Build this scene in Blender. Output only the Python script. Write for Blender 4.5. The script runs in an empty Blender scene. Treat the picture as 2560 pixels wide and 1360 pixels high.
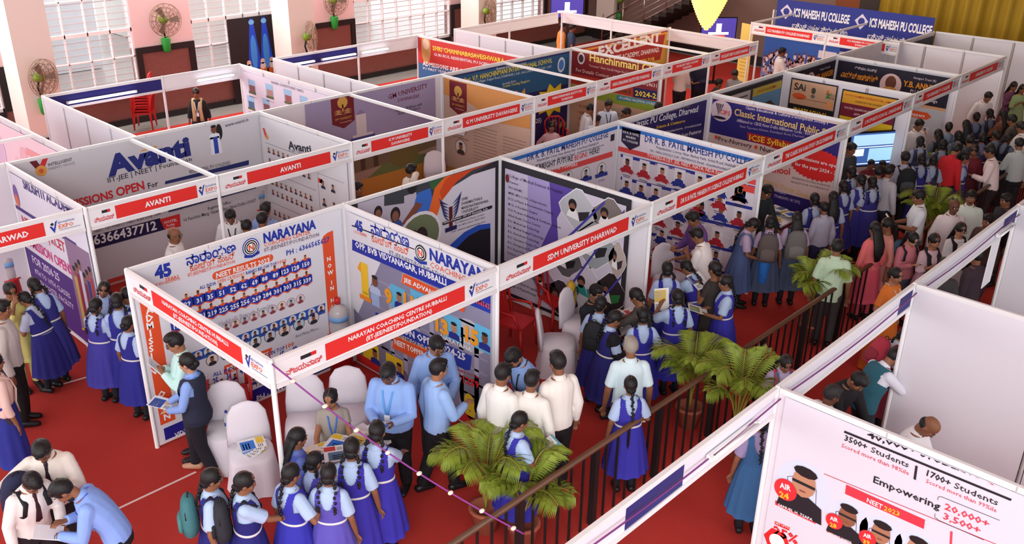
import bpy, math, random
import numpy as np
from mathutils import Vector, Matrix
random.seed(7)
SC = bpy.context.scene
COL = SC.collection
PI = math.pi
# ------------------------------------------------------------------ camera, sky, lights, exposure
CAMP = np.array([-3.877679, -6.677447, 6.726402]); FPX = 2306.284; YAW = 0.753182; PITCH = 0.429503; ROLL = 0.015515
def cam_axes():
    cy, sy, cp, sp = math.cos(YAW), math.sin(YAW), math.cos(PITCH), math.sin(PITCH)
    f = np.array([cy*cp, sy*cp, -sp]); r = np.array([sy, -cy, 0.0]); u = np.cross(r, f)
    cr, sr = math.cos(ROLL), math.sin(ROLL)
    return cr*r+sr*u, -sr*r+cr*u, f
CR, CU, CF = cam_axes()
cd = bpy.data.cameras.new('camera'); cam = bpy.data.objects.new('camera', cd); COL.objects.link(cam)
cd.sensor_width = 36.0; cd.lens = FPX/2560*36.0; cd.clip_end = 200
cam.matrix_world = Matrix(((CR[0], CU[0], -CF[0], CAMP[0]), (CR[1], CU[1], -CF[1], CAMP[1]), (CR[2], CU[2], -CF[2], CAMP[2]), (0, 0, 0, 1)))
SC.camera = cam
w = bpy.data.worlds.new('hall_daylight'); SC.world = w; w.use_nodes = True
bg = w.node_tree.nodes['Background']; bg.inputs[0].default_value = (0.93, 0.96, 1.0, 1); bg.inputs[1].default_value = 2.6
def area(name, loc, aim, sx, sy, power, col):
    l = bpy.data.lights.new(name, 'AREA'); l.shape = 'RECTANGLE'; l.size = sx; l.size_y = sy; l.energy = power; l.color = col
    o = bpy.data.objects.new(name, l); COL.objects.link(o); o.location = loc
    o.rotation_euler = (Vector(aim)-Vector(loc)).to_track_quat('-Z', 'Y').to_euler(); return o
area('gallery_fill_light', (-7, -9, 9.5), (4, 1, 0), 7, 4, 2100, (1, 0.985, 0.96))  # unseen fill added behind the camera to brighten the near stalls
area('side_window_light', (8, 16.6, 5.2), (8, 6, 0), 18, 3, 1500, (1, 0.97, 0.95))
area('hall_lamp_light', (17, 6, 8.6), (17, 6, 0), 6, 5, 420, (1, 0.88, 0.72))
SC.view_settings.view_transform = 'Standard'; SC.view_settings.look = 'None'; SC.view_settings.gamma = 1
SC.view_settings.use_curve_mapping = False; SC.view_settings.exposure = 0.22
SC.cycles.max_bounces = 5; SC.cycles.diffuse_bounces = 3; SC.cycles.glossy_bounces = 2; SC.cycles.transmission_bounces = 4
SC.cycles.transparent_max_bounces = 4; SC.cycles.caustics_reflective = False; SC.cycles.caustics_refractive = False
# ------------------------------------------------------------------ helpers
def ray(px, py):
    return CF+((px-1280)/FPX)*CR-((py-680)/FPX)*CU
def at(px, py, z=0.0):
    d = ray(px, py); t = (z-CAMP[2])/d[2]; return CAMP+t*d
def hexlin(h):
    h = h.lstrip('#'); c = [int(h[i:i+2], 16)/255 for i in (0, 2, 4)]
    return tuple(x/12.92 if x <= .04045 else ((x+.055)/1.055)**2.4 for x in c)+(1,)
_M = {}
def M(h, rough=.6, emit=0, metal=0, bump=0, scale=60, alpha=1, noise=0):
    k = (h, rough, emit, metal, bump, scale, alpha, noise)
    if k in _M: return _M[k]
    m = bpy.data.materials.new('mat_'+h.strip('#')); m.use_nodes = True; nt = m.node_tree; b = nt.nodes['Principled BSDF']
    c = hexlin(h); b.inputs['Base Color'].default_value = c; b.inputs['Roughness'].default_value = rough; b.inputs['Metallic'].default_value = metal
    b.inputs['Specular IOR Level'].default_value = .3
    if emit: b.inputs['Emission Color'].default_value = c; b.inputs['Emission Strength'].default_value = emit
    if alpha < 1: b.inputs['Alpha'].default_value = alpha
    if bump or noise:
        tc = nt.nodes.new('ShaderNodeTexCoord'); n = nt.nodes.new('ShaderNodeTexNoise'); n.inputs['Scale'].default_value = scale; n.inputs['Detail'].default_value = 3
        nt.links.new(tc.outputs['Object'], n.inputs['Vector'])
        if bump:
            bp = nt.nodes.new('ShaderNodeBump'); bp.inputs['Strength'].default_value = bump; bp.inputs['Distance'].default_value = .02
            nt.links.new(n.outputs[0], bp.inputs['Height']); nt.links.new(bp.outputs[0], b.inputs['Normal'])
        if noise:
            mx = nt.nodes.new('ShaderNodeMix'); mx.data_type = 'RGBA'; mx.inputs[6].default_value = tuple(x*(1-noise) for x in c[:3])+(1,)
            mx.inputs[7].default_value = tuple(min(1, x*(1+noise)) for x in c[:3])+(1,); nt.links.new(n.outputs[0], mx.inputs[0]); nt.links.new(mx.outputs[2], b.inputs['Base Color'])
    _M[k] = m; return m
class MB:
    """collects shapes; build() links them as one mesh object"""
    def __init__(s): s.v = []; s.f = []; s.mi = []; s.mats = []; s.sm = []
    def mat(s, m):
        if m not in s.mats: s.mats.append(m)
        return s.mats.index(m)
    def add(s, vs, fs, m, smooth=False):
        o = len(s.v); k = s.mat(m); s.v.extend(tuple(map(float, v)) for v in vs)
        for f in fs: s.f.append(tuple(i+o for i in f)); s.mi.append(k); s.sm.append(smooth)
    def box(s, a, b, m):
        x0, y0, z0 = a; x1, y1, z1 = b
        s.add([(x0, y0, z0), (x1, y0, z0), (x1, y1, z0), (x0, y1, z0), (x0, y0, z1), (x1, y0, z1), (x1, y1, z1), (x0, y1, z1)],
              [(0, 3, 2, 1), (4, 5, 6, 7), (0, 1, 5, 4), (1, 2, 6, 5), (2, 3, 7, 6), (3, 0, 4, 7)], m)
    def bar(s, a, b, w, h, m):
        """box beam from a to b, w wide, h high"""
        a = Vector(a); b = Vector(b); d = (b-a).normalized(); up = Vector((0, 0, 1)) if abs(d.z) < .95 else Vector((1, 0, 0))
        r = d.cross(up).normalized()*w/2; u = r.cross(d).normalized()*h/2
        s.add([a-r-u, a+r-u, a+r+u, a-r+u, b-r-u, b+r-u, b+r+u, b-r+u], [(0, 1, 2, 3), (7, 6, 5, 4), (0, 4, 5, 1), (1, 5, 6, 2), (2, 6, 7, 3), (3, 7, 4, 0)], m)
    def tube(s, pts, rad, m, n=8, smooth=True, ell=None, cap=True, ref=None):
        """tube along pts; rad number or list of (rx, ry); ref = sideways direction"""
        P = [np.array(p, float) for p in pts]; N = len(P); R = rad if isinstance(rad, (list, tuple)) else [rad]*N
        vs = []; prev = None
        for i in range(N):
            d = P[min(i+1, N-1)]-P[max(i-1, 0)]; L = np.linalg.norm(d); d = d/L if L > 1e-9 else np.array([0, 0, 1.])
            r0 = np.array(ref, float) if ref is not None else (prev if prev is not None else (np.array([1., 0, 0]) if abs(d[0]) < .8 else np.array([0, 1., 0])))
            r = r0-d*(r0@d); r /= np.linalg.norm(r)+1e-12; prev = r; u = np.cross(d, r)
            rx, ry = R[i] if isinstance(R[i], (tuple, list)) else (R[i], R[i])
            for k in range(n):
                t = 2*PI*k/n; vs.append(P[i]+r*(rx*math.cos(t))+u*(ry*math.sin(t)))
        fs = [(i*n+k, i*n+(k+1) % n, (i+1)*n+(k+1) % n, (i+1)*n+k) for i in range(N-1) for k in range(n)]
        if cap: fs += [tuple(range(n))[::-1], tuple((N-1)*n+k for k in range(n))]
        s.add(vs, fs, m, smooth)
    def lathe(s, prof, m, n=16, c=(0, 0, 0), smooth=True):
        vs = [(c[0]+r*math.cos(2*PI*k/n), c[1]+r*math.sin(2*PI*k/n), c[2]+z) for r, z in prof for k in range(n)]; N = len(prof)
        fs = [(i*n+k, i*n+(k+1) % n, (i+1)*n+(k+1) % n, (i+1)*n+k) for i in range(N-1) for k in range(n)]
        fs += [tuple(range(n))[::-1], tuple((N-1)*n+k for k in range(n))]
        s.add(vs, fs, m, smooth)
    def ball(s, c, r, m, n=10, rings=7, R=None):
        """ellipsoid, optional 3x3 rotation"""
        vs = []; fs = []
        for i in range(rings+1):
            t = PI*i/rings; q = n if 0 < i < rings else 1
            for k in range(q):
                a = 2*PI*k/n; p = np.array([r[0]*math.sin(t)*math.cos(a), r[1]*math.sin(t)*math.sin(a), r[2]*math.cos(t)])
                vs.append((R@p if R is not None else p)+np.array(c))
        for k in range(n): fs.append((0, 1+k, 1+(k+1) % n)); fs.append((len(vs)-1, len(vs)-1-n+(k+1) % n, len(vs)-1-n+k))
        for i in range(rings-2):
            for k in range(n): a = 1+i*n; fs.append((a+k, a+n+k, a+n+(k+1) % n, a+(k+1) % n))
        s.add(vs, fs, m, True)
    def mesh(s, name):
        me = bpy.data.meshes.new(name); me.from_pydata(s.v, [], s.f)
        for m in s.mats: me.materials.append(m)
        me.polygons.foreach_set('material_index', s.mi); me.polygons.foreach_set('use_smooth', s.sm); me.update(); return me
    def build(s, name, parent=None, **kw):
        o = bpy.data.objects.new(name, s.mesh(name)); COL.objects.link(o)
        if parent is not None: o.parent = parent
        for k, v in kw.items(): o[k] = v
        return o
def tag(o, label, cat, group=None, kind=None):
    o['label'] = label; o['category'] = cat
    if group: o['group'] = group
    if kind: o['kind'] = kind
    return o
def empty(name, loc=(0, 0, 0), rz=0, label=None, cat=None, group=None):
    o = bpy.data.objects.new(name, None); COL.objects.link(o); o.location = loc; o.rotation_euler = (0, 0, rz); o.empty_display_size = .1
    if label: tag(o, label, cat, group)
    return o
def dup(o, loc, rz, label=None, group=None):
    c = o.copy(); COL.objects.link(c); c.location = loc; c.rotation_euler = (0, 0, rz)
    if label: c['label'] = label
    if group: c['group'] = group
    for ch in list(o.children):
        d = ch.copy(); COL.objects.link(d); d.parent = c
        for g in ch.children:
            e = g.copy(); COL.objects.link(e); e.parent = d
    return c
_tc = bpy.data.curves.new('lettering', 'FONT'); _to = bpy.data.objects.new('lettering', _tc); COL.objects.link(_to); _tc.resolution_u = 2
_TX = {}
def glyphs(s, bold=0, res=2):
    """flat lettering as (verts xy, faces, width) at cap height 1"""
    k = (s, bold, res)
    if k not in _TX:
        _tc.body = s; _tc.offset = .018*bold; _tc.resolution_u = res; bpy.context.view_layer.update()
        e = _to.evaluated_get(bpy.context.evaluated_depsgraph_get()); me = e.to_mesh(); n = len(me.vertices)
        co = np.zeros(n*3); me.vertices.foreach_get('co', co); co = co.reshape(-1, 3)[:, :2]/.72
        fs = [tuple(p.vertices) for p in me.polygons]
        x0 = co[:, 0].min() if n else 0; x1 = co[:, 0].max() if n else 1; co[:, 0] -= x0
        _TX[k] = (co, fs, x1-x0); e.to_mesh_clear()
    return _TX[k]
def mix(h, k, t):
    a = [int(h[i:i+2], 16) for i in (1, 3, 5)]; b = [int(k[i:i+2], 16) for i in (1, 3, 5)]
    return '#%02x%02x%02x' % tuple(int(x+(y-x)*t) for x, y in zip(a, b))
W_, BL, OR, RD, YE, BK, NV = '#efeff2', '#2338a0', '#e2562a', '#d8262a', '#f2c72e', '#26252b', '#241f55'
SKN = ['#a9765a', '#8d5c44', '#b9876a', '#7a4d3a']
class Print:
    """a printed sheet on an upright wall; p0 -> p1 runs from its left to its right end as one reads it"""
    def __init__(s, p0, p1, off=.03, step=.0011):
        s.p0 = np.array((p0[0], p0[1], 0.)); d = np.array((p1[0]-p0[0], p1[1]-p0[1], 0.)); s.len = np.linalg.norm(d); s.d = d/s.len
        s.n = np.array((s.d[1], -s.d[0], 0.)); s.off = off; s.step = step; s.mb = MB(); s.clip = None
    def uv(s, px, py):
        d = ray(px, py); o = s.p0+s.n*s.off; t = ((o-CAMP)@s.n)/(d@s.n); q = CAMP+t*d; return (q-s.p0)@s.d, q[2]
    def poly(s, pts, col, l=1, rough=.55):
        if s.clip: pts = [(min(max(u, s.clip[0]), s.clip[2]), min(max(z, s.clip[1]), s.clip[3])) for u, z in pts]
        s.mb.add([(u, -(s.off+l*s.step), z) for u, z in pts], [tuple(range(len(pts)))], col if not isinstance(col, str) else M(col, rough))
    def sheet(s, u0, z0, u1, z1, col, t=.004):
        s.mb.box((u0, -s.off, z0), (u1, -(s.off-t), z1), M(col, .5)); s.clip = (u0+.003, z0+.003, u1-.003, z1-.003)
    def rect(s, u0, z0, u1, z1, col, l=1): s.poly([(u0, z0), (u1, z0), (u1, z1), (u0, z1)], col, l)
    def rpx(s, a, b, col, l=1):
        u0, z0 = s.uv(*a); u1, z1 = s.uv(*b); s.rect(min(u0, u1), min(z0, z1), max(u0, u1), max(z0, z1), col, l)
    def qpx(s, pts, col, l=1): s.poly([s.uv(*p) for p in pts][::1], col, l)
    def ell(s, u, z, ru, rz, col, l=2, n=20, a0=0, a1=2*PI): s.poly([(u+ru*math.cos(a0+(a1-a0)*k/n), z+rz*math.sin(a0+(a1-a0)*k/n)) for k in range(n)], col, l)
    def epx(s, c, rp, col, l=2, k=1.0):
        u, z = s.uv(*c); z2 = s.uv(c[0], c[1]-rp)[1]; r = abs(z2-z); s.ell(u, z, r*k, r, col, l)
    def put(s, t, q0, q1, h, col, l=4, bold=0, sx=None):
        co, fs, wd = glyphs(t, bold, 3 if (h or .1) > .12 else 1); d = np.array(q1)-np.array(q0); L = np.linalg.norm(d); d = d/L; e = np.array((-d[1], d[0]))
        kx = L/wd; ky = h if h else kx
        P = np.array(q0)+np.outer(co[:, 0]*kx, d)+np.outer(co[:, 1]*ky, e)
        if s.clip:
            if P[:, 0].min() > s.clip[2] or P[:, 0].max() < s.clip[0]: return
            P[:, 0] = np.clip(P[:, 0], s.clip[0], s.clip[2]); P[:, 1] = np.clip(P[:, 1], s.clip[1], s.clip[3])
        s.mb.add([(u, -(s.off+l*s.step), z) for u, z in P], fs, M(col, .55))
    def text(s, t, a, b, col, ch=None, bold=0, l=4):
        """baseline from pixel a to pixel b of the photograph, taken as points on this wall"""
        q0 = s.uv(*a); q1 = s.uv(*b); h = abs(s.uv(a[0], a[1]-ch)[1]-q0[1]) if ch else None; s.put(t, q0, q1, h, col, l, bold)
    def tm(s, t, u, z, h, col, bold=0, align='c', l=4, wmax=None):
        """lettering of cap height h metres at (u, z)"""
        wd = glyphs(t, bold, 3 if h > .12 else 1)[2]*h
        if wmax and wd > wmax: wd = wmax
        u0 = u-(wd/2 if align == 'c' else 0); s.put(t, (u0, z), (u0+wd, z), h, col, l, bold)
    def face(s, u, z, r, bgc=None, shirt='#303a70', ring=None, l=2, k=0, sq=False):
        sk = SKN[int(u*37+z*91+k) % 4]
        if ring: s.ell(u, z, r*1.12, r*1.12, ring, l)
        if bgc: (s.rect(u-r, z-r, u+r, z+r, bgc, l+1) if sq else s.ell(u, z, r, r, bgc, l+1))
        b = z-r*.95
        s.poly([(u-r*.7, b), (u+r*.7, b), (u+r*.62, b+r*.5), (u+r*.2, b+r*.68), (u-r*.2, b+r*.68), (u-r*.62, b+r*.5)], shirt, l+2)
        s.ell(u, z+r*.12, r*.36, r*.46, sk, l+3, 12); s.ell(u, z+r*.5, r*.36, r*.17, '#221d20', l+4, 10)
        s.ell(u-r*.13, z+r*.12, r*.05, r*.03, '#221d20', l+4, 6); s.ell(u+r*.13, z+r*.12, r*.05, r*.03, '#221d20', l+4, 6); s.ell(u, z-r*.14, r*.12, r*.035, '#8a4a40', l+4, 6)
    def fpx(s, c, rp, **kw):
        u, z = s.uv(*c); z2 = s.uv(c[0], c[1]-rp)[1]; s.face(u, z, abs(z2-z), **kw)
    def done(s, name, label=None, cat=None, parent=None, group=None):
        o = s.mb.build(name); ang = math.atan2(s.d[1], s.d[0])
        if parent is None: o.location = s.p0; o.rotation_euler = (0, 0, ang); tag(o, label, cat, group)
        else: o.parent = parent
        return o
# ------------------------------------------------------------------ the hall
def struct(o, kind='structure'): o['kind'] = kind; return o
H = 2.41
mb = MB(); mb.box((-30, -30, -.12), (60, 40, -.03), M('#8f8a86', .35, noise=.12, scale=3)); struct(mb.build('floor'))
mb = MB(); mb.box((-9, -11, -.03), (25.2, 16.0, 0), M('#b8332b', .9, bump=.25, scale=260, noise=.06)); struct(mb.build('floor_carpet'))
mb = MB(); mb.box((6.1, -6.6, 0), (9.45, -3.75, .012), M('#0d0c0e', .12)); struct(mb.build('floor_black_vinyl'))
PINK, CREAM, DADO, SKIRT = M('#f3cfcf', .8), M('#efe4da', .75), M('#8d5750', .45, noise=.15, scale=9), M('#2b2626', .35)
WX = [(-3.4, 3.55), (4.68, 6.95), (8.6, 11.25), (14.04, 18.1), (19.0, 22.9)]     # window spans along the wall
mb = MB(); x = -9.0
for a, b in WX+[(25.5, 25.5)]:
    if a > x: mb.box((x, 17, 1.88), (a, 17.3, 9), PINK); mb.box((x, 17, .0), (a, 17.3, 1.88), DADO)
    if b > a: mb.box((a, 17, 6.2), (b, 17.3, 9), PINK); mb.box((a, 17, .0), (b, 17.3, .82), DADO)
    x = b
for a, b in WX: mb.box((a, 16.96, .7), (b, 17.0, .84), SKIRT)
x = -9.0
for a, b in WX+[(25.5, 25.5)]:
    if a > x+.2:
        mb.box((x, 16.95, 1.74), (a, 17.0, 1.9), SKIRT); mb.box((x, 16.95, .84), (x+.16, 17.0, 1.74), SKIRT); mb.box((a-.16, 16.95, .84), (a, 17.0, 1.74), SKIRT)
    x = b
struct(mb.build('wall_left'))
mb = MB(); mb.box((-9, 16.93, 0), (25.4, 17.0, .13), SKIRT); struct(mb.build('baseboard_left'))
for i, (a, b) in enumerate(WX):
    e = struct(empty('window_%d' % (i+1), (a, 17.0, .84))); L = b-a; fr = MB(); wm = M('#f4eeee', .5); n = max(2, round(L/.57))
    for k in range(n+1): t = .07 if k in (0, n) else .03; fr.box((L*k/n-t/2, .02, 0), (L*k/n+t/2, .12, 5.3), wm)
    for z, t in ((0, .08), (.85, .03), (1.5, .09), (2.35, .03), (3.1, .09), (5.3, .08)): fr.box((0, .02, z), (L, .12, z+t), wm)
    fr.build('window_frame', e)
    lv = MB()
    for k in range(34): lv.box((0, .06, .12+k*.155), (L, .075, .135+k*.155), M('#d9c4c4', .5))
    lv.build('window_bars', e)
    gl = MB(); gl.box((0, .1, 0), (L, .106, 5.3), M('#eef6fa', .1, alpha=.12)); gl.build('glass', e)
mb = MB(); mb.box((25.5, -16, 0), (25.8, 17.3, 9), M('#80695f', .6, noise=.1, scale=1.5)); struct(mb.build('wall_back'))
mb = MB(); mb.box((25.42, 5.95, 0), (25.5, 6.75, 9), M('#8a4a22', .5)); mb.box((25.40, 5.2, 0), (25.5, 5.95, 9), M('#413935', .7)); struct(mb.build('trim_1'))
mb = MB(); mb.box((25.4, 7, 0), (25.5, 17, .3), SKIRT); struct(mb.build('baseboard_back'))
mb = MB(); mb.box((-12, -16, 9), (26, 17.5, 9.2), M('#e8e2dc', .8)); struct(mb.build('ceiling'))
mb = MB(); mb.box((8, -16.2, 0), (26, -16, 9), M('#8b7a74', .8)); struct(mb.build('wall_right'))
for cx, i in ((3.95, 1), (11.15, 2), (18.45, 3), (25.75, 4)):
    mb = MB(); mb.box((cx-.42, 15.55, .45), (cx+.42, 16.4, 9), CREAM); mb.box((cx-.5, 15.47, 0), (cx+.5, 16.48, .45), SKIRT); struct(mb.build('column_%d' % i))
# exterior seen through the windows
ex = MB(); ex.box((0, 24, 0), (9, 30, 5.5), M('#c9d6dc', .8)); ex.box((12, 25, 0), (21, 31, 6.5), M('#d6d2cc', .8)); o = ex.build('exterior_block'); struct(o)
# stage curtain, pleated
mb = MB(); vs = []; n = 220
for k in range(n+1):
    y = 5.2-k*14/n; d = .10*math.sin(k*1.05)+.05*math.sin(k*.37+1)
    vs += [(25.1+d, y, 1.2), (25.1+d*.7, y, 9.0)]
mb.add(vs, [(2*k, 2*k+2, 2*k+3, 2*k+1) for k in range(n)], M('#a8861f', .55), True)
tag(mb.build('stage_curtain'), 'tall mustard yellow pleated curtain across the stage at the far end', 'curtain')
# carpet tape
for a, b, t in ((at(225, 1305), at(490, 1180), 'crossing the open carpet beside the three men bent over a pad'), (at(105, 975), at(262, 930), 'running across the aisle under the schoolgirls by the purple banner')):
    mb = MB(); mb.bar((a[0], a[1], .002), (b[0], b[1], .002), .03, .003, M('#e9cfc9', .25)); tag(mb.build('floor_tape'), 'clear adhesive tape seam on red carpet '+t, 'tape')
# staircase by the back wall
e = empty('staircase', (24.4, 14.9, 0), 0, 'dark stone staircase with steel rails against the back wall', 'staircase')
for k in range(14):
    mb = MB(); mb.box((-.9, -.3*k-.3, .17*k), (1.0, -.3*k, .17*k+.17), M('#2e2724', .4)); mb.box((-.92, -.3*k-.31, .17*k+.15), (1.0, -.3*k+.02, .175+.17*k), M('#5a4d47', .35)); mb.build('step', e)
ch = M('#b9a8a2', .25, metal=.8)
for k in range(1, 14, 3):
    mb = MB(); mb.tube([(-.95, -.3*k, .17*k+.1), (-.95, -.3*k, .17*k+1.15)], .025, ch); mb.build('baluster', e)
for q in range(5):
    mb = MB(); mb.tube([(-.95, -.3, .3+q*.2), (-.95, -4.0, 2.4+q*.2)], .028 if q == 4 else .012, ch); mb.build('rail', e)
# ------------------------------------------------------------------ stall system
PANEL, ALU = M('#dfdbe3', .55), M('#e6e3e4', .35)
def wall(p0, p1, label, n=None, z0=.05):
    p0 = np.array(p0, float); p1 = np.array(p1, float); L = np.linalg.norm(p1-p0); n = n or max(1, round(L)); d = (p1-p0)/L
    e = empty('partition_wall', (p0[0], p0[1], 0), math.atan2(d[1], d[0]), label, 'partition wall', 'white exhibition partition walls')
    for k in range(n):
        mb = MB(); mb.box((L*k/n+.03, -.008, .06), (L*(k+1)/n-.03, .008, H-.05), PANEL); mb.build('panel', e)
    for k in range(1, n):
        mb = MB(); mb.tube([(L*k/n, 0, 0), (L*k/n, 0, H-.01)], .021, M('#bdb8b8', .3), 8, False); mb.build('mullion', e)
    for nm, z in (('top_rail', H-.06), ('bottom_rail', .02)):
        mb = MB(); mb.box((.03, -.018, z), (L-.03, .018, z+.055), ALU); mb.build(nm, e)
    return e
def post(x, y, label, h=H):
    mb = MB(); mb.tube([(0, 0, 0), (0, 0, h-.02), (0, 0, h)], [.027, .027, .02], M('#ecebec', .35), 8, False); o = mb.build('stall_post'); o.location = (x, y, 0)
    return tag(o, label, 'post', 'white octagonal stall posts')
def fascia(p0, p1, lines, label, back=None, plain=None, full=1):
    """name board of a stall; p0 -> p1 left to right as read from outside"""
    P = Print(p0, p1, .008); L = P.len; e = empty('name_fascia', (p0[0], p0[1], 0), math.atan2(P.d[1], P.d[0]), label, 'fascia', 'stall name fascias')
    b = MB(); b.box((.03, -.006, 2.12), (L-.03, .006, 2.37), M('#ecebee', .45) if not back else M(back[0], .45)); b.build('board', e)
    for nm, z in (('upper_rail', 2.355), ('lower_rail', 2.085)):
        mb = MB(); mb.box((.03, -.02, z), (L-.03, .02, z+.05), ALU); mb.build(nm, e)
    if lines is not None:
        a, c = L*.20, L*.825; P.rect(a, 2.155, c, 2.34, '#e0302c', 1)
        if len(lines) == 1: P.tm(lines[0], (a+c)/2, 2.21, .075, W_, 1.6, wmax=(c-a)*.9)
        else:
            P.tm(lines[0], (a+c)/2, 2.262, .05, W_, 1.4, wmax=(c-a)*.9); P.tm(lines[1], (a+c)/2, 2.185, .05, W_, 1.4, wmax=(c-a)*.8)
        if full:
            P.rect(L*.105, 2.28, L*.145, 2.32, BK, 1); P.rect(L*.145, 2.28, L*.165, 2.32, RD, 1); P.tm('ವಿಜಯವಾಣಿ', L*.115, 2.18, .062, RD, .8, wmax=L*.14)
            v = L*.862; P.poly([(v-.05, 2.26), (v, 2.16), (v+.05, 2.31), (v+.07, 2.33), (v+.03, 2.31), (v, 2.22), (v-.025, 2.262)], BL, 2)
            P.poly([(v-.04, 2.285), (v-.012, 2.262), (v+.012, 2.285), (v-.012, 2.308)], BK, 3)
            P.tm('EDUCATION', v+.06, 2.275, .026, '#3b62a8', 1, 'l', wmax=L*.09); P.tm('EXPO', v+.06, 2.205, .055, OR, .5, 'l', wmax=L*.1); P.rect(v+.06, 2.18, v+.06+L*.09, 2.188, '#8890a0', 1)
        P.done('name_strip', parent=e)
    if back:
        for u0, u1, c in back[1]:
            mb = MB(); mb.box((u0*L+.03, .0065, 2.135), (u1*L-.03, .009, 2.36), M(c, .5)); mb.build('colour_panel', e)
    return e
def tube_light(p0, p1, label, off, z=2.2, on=6):
    p0 = np.array((*p0, z)); p1 = np.array((*p1, z)); e = empty('tube_light', tuple(p0), 0, label, 'tube light', 'fluorescent tubes on the stall fascias')
    d = p1-p0; o = np.array((off[0], off[1], 0.)); mb = MB(); mb.bar(o, d+o, .03, .05, M('#eceaea', .4)); mb.build('batten', e)
    mb = MB(); mb.tube([o*2.2+d*.03, o*2.2+d*.97], .016, M('#eef2ff', .3, emit=on) if on else M('#f6f4f6', .3)); mb.build('lamp_tube', e)
    for t in (.02, .98):
        mb = MB(); q = o*1.6+d*t; mb.box(q-.022, q+.022, M('#f2f0ee', .4)); mb.build('end_cap', e)
def tie(p0, p1, label):
    mb = MB(); mb.bar((p0[0], p0[1], H-.04), (p1[0], p1[1], H-.04), .045, .05, M('#e9e5e4', .35)); tag(mb.build('tie_beam'), label, 'beam', 'tie beams over the stalls')
# front row: x posts, walls from y 2.87 to 0
XA = [0, 3, 6, 9, 12, 14.9, 17.45, 20.4]; YB = 2.87
nmA = ['coaching', 'medical university', 'science college', 'international school', 'sports school', 'black and orange banner', 'empty white']
for i, x in enumerate(XA): post(x, -.0, 'white post at the aisle corner of the %s stall' % (nmA[i] if i < 7 else 'last front-row') + (', at the open street corner' if i == 0 else ', holding the fascia joint'))
for i in range(1, 8): post(XA[i], YB, 'white post at the rear corner behind the %s stall' % nmA[i-1])
post(0, YB, 'white post at the outer end of the coaching stall banner wall')
for i in range(1, 8): wall((XA[i], YB), (XA[i], 0), 'white side partition on the far side of the %s stall' % nmA[i-1])
for i in range(7): wall((XA[i], YB), (XA[i+1], YB), 'white rear partition of the %s stall' % nmA[i])
FA = [['NARAYAN COACHING CENTRE HUBBALLI', '(IIT-JEE/NEET/FOUNDATION)'], ['SDM UNIVERSITY DHARWAD'], ['DR R B PATIL MAHESH PU SCIENCE COLLEGE HUBBALLI'], ['THE CLASSIC KAS & IAS STUDY CIRCLE DHARWAD'], ['S M SPORTS SCHOOL CHANDARGI'], ['Y B ANNIGERI PU COLLEGE'], ['ANNIGERI PU COLLEGE']]
for i in range(7): fascia((XA[i], -.0), (XA[i+1], -.0), FA[i], 'white fascia with red name strip along the aisle front of the %s stall' % nmA[i])
fascia((0, YB), (0, 0), FA[0], 'white fascia with red name strip on the open side of the corner coaching stall')
# middle row (fronts at y 5.06, backs at 7.72)
XB = [.5, 2.4, 4.8, 6.8, 9.2, 11.1, 13.45, 15.4, 17.6]; YQ, YW = 5.06, 7.72
nmB = ['residential college', 'purple university', 'blue international school', 'red academy']
FB = [['AVANTI'], ['AVANTI'], ['G M UNIVERSITY', 'DAVANGERE'], ['G M UNIVERSITY DAVANGERE'], ['HANCHINAMANI INSTITUTES', 'DHARWAD'], ['HANCHINAMANI INSTITUTES DHARWAD'], ['EXCELLENT NEET ACADEMY', 'DHARWAD'], ['EXCELLENT NEET ACADEMY DHARWAD']]
for i in range(8): fascia((XB[i], YQ), (XB[i+1], YQ), FB[i], 'white fascia with red name strip over the %s half of the %s stall front' % (('first', 'second')[i % 2], nmB[i//2]))
fascia((-2.5, 5.16), (.5, 5.1), ['SRUSHTI ACADEMY DHARWAD'], 'white fascia with red name strip of the purple banner academy stall')
for i, x in enumerate(XB): post(x, YQ, 'white post in the middle row front, %s the %s stall' % ('between the two fascias of' if i % 2 else 'at the near corner of', nmB[min(i//2, 3)]) if i < 8 else 'white post at the far end corner of the middle row')
for i in range(0, 9, 2): post(XB[i], YW, 'white post at the back corner of the middle row where the %s begins' % (nmB+['outer aisle'])[i//2]+(' stall' if i < 8 else ''))
for i in range(4): wall((XB[2*i], YW), (XB[2*i+2], YW), 'white rear partition of the %s stall' % nmB[i], 4); tie((XB[2*i+1], YW), (XB[2*i+1], YQ), 'white tie beam crossing above the %s stall' % nmB[i])
wall((-3.5, YW), (.5, YW), 'white rear partition of the purple banner academy stall', 4)
for i, t in enumerate(['the purple banner academy and the residential college', 'the residential college and the purple university', 'the purple university and the blue international school', 'the blue international school and the red academy']): wall((XB[2*i], YW), (XB[2*i], YQ), 'white side partition between %s stalls' % t)
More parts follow.
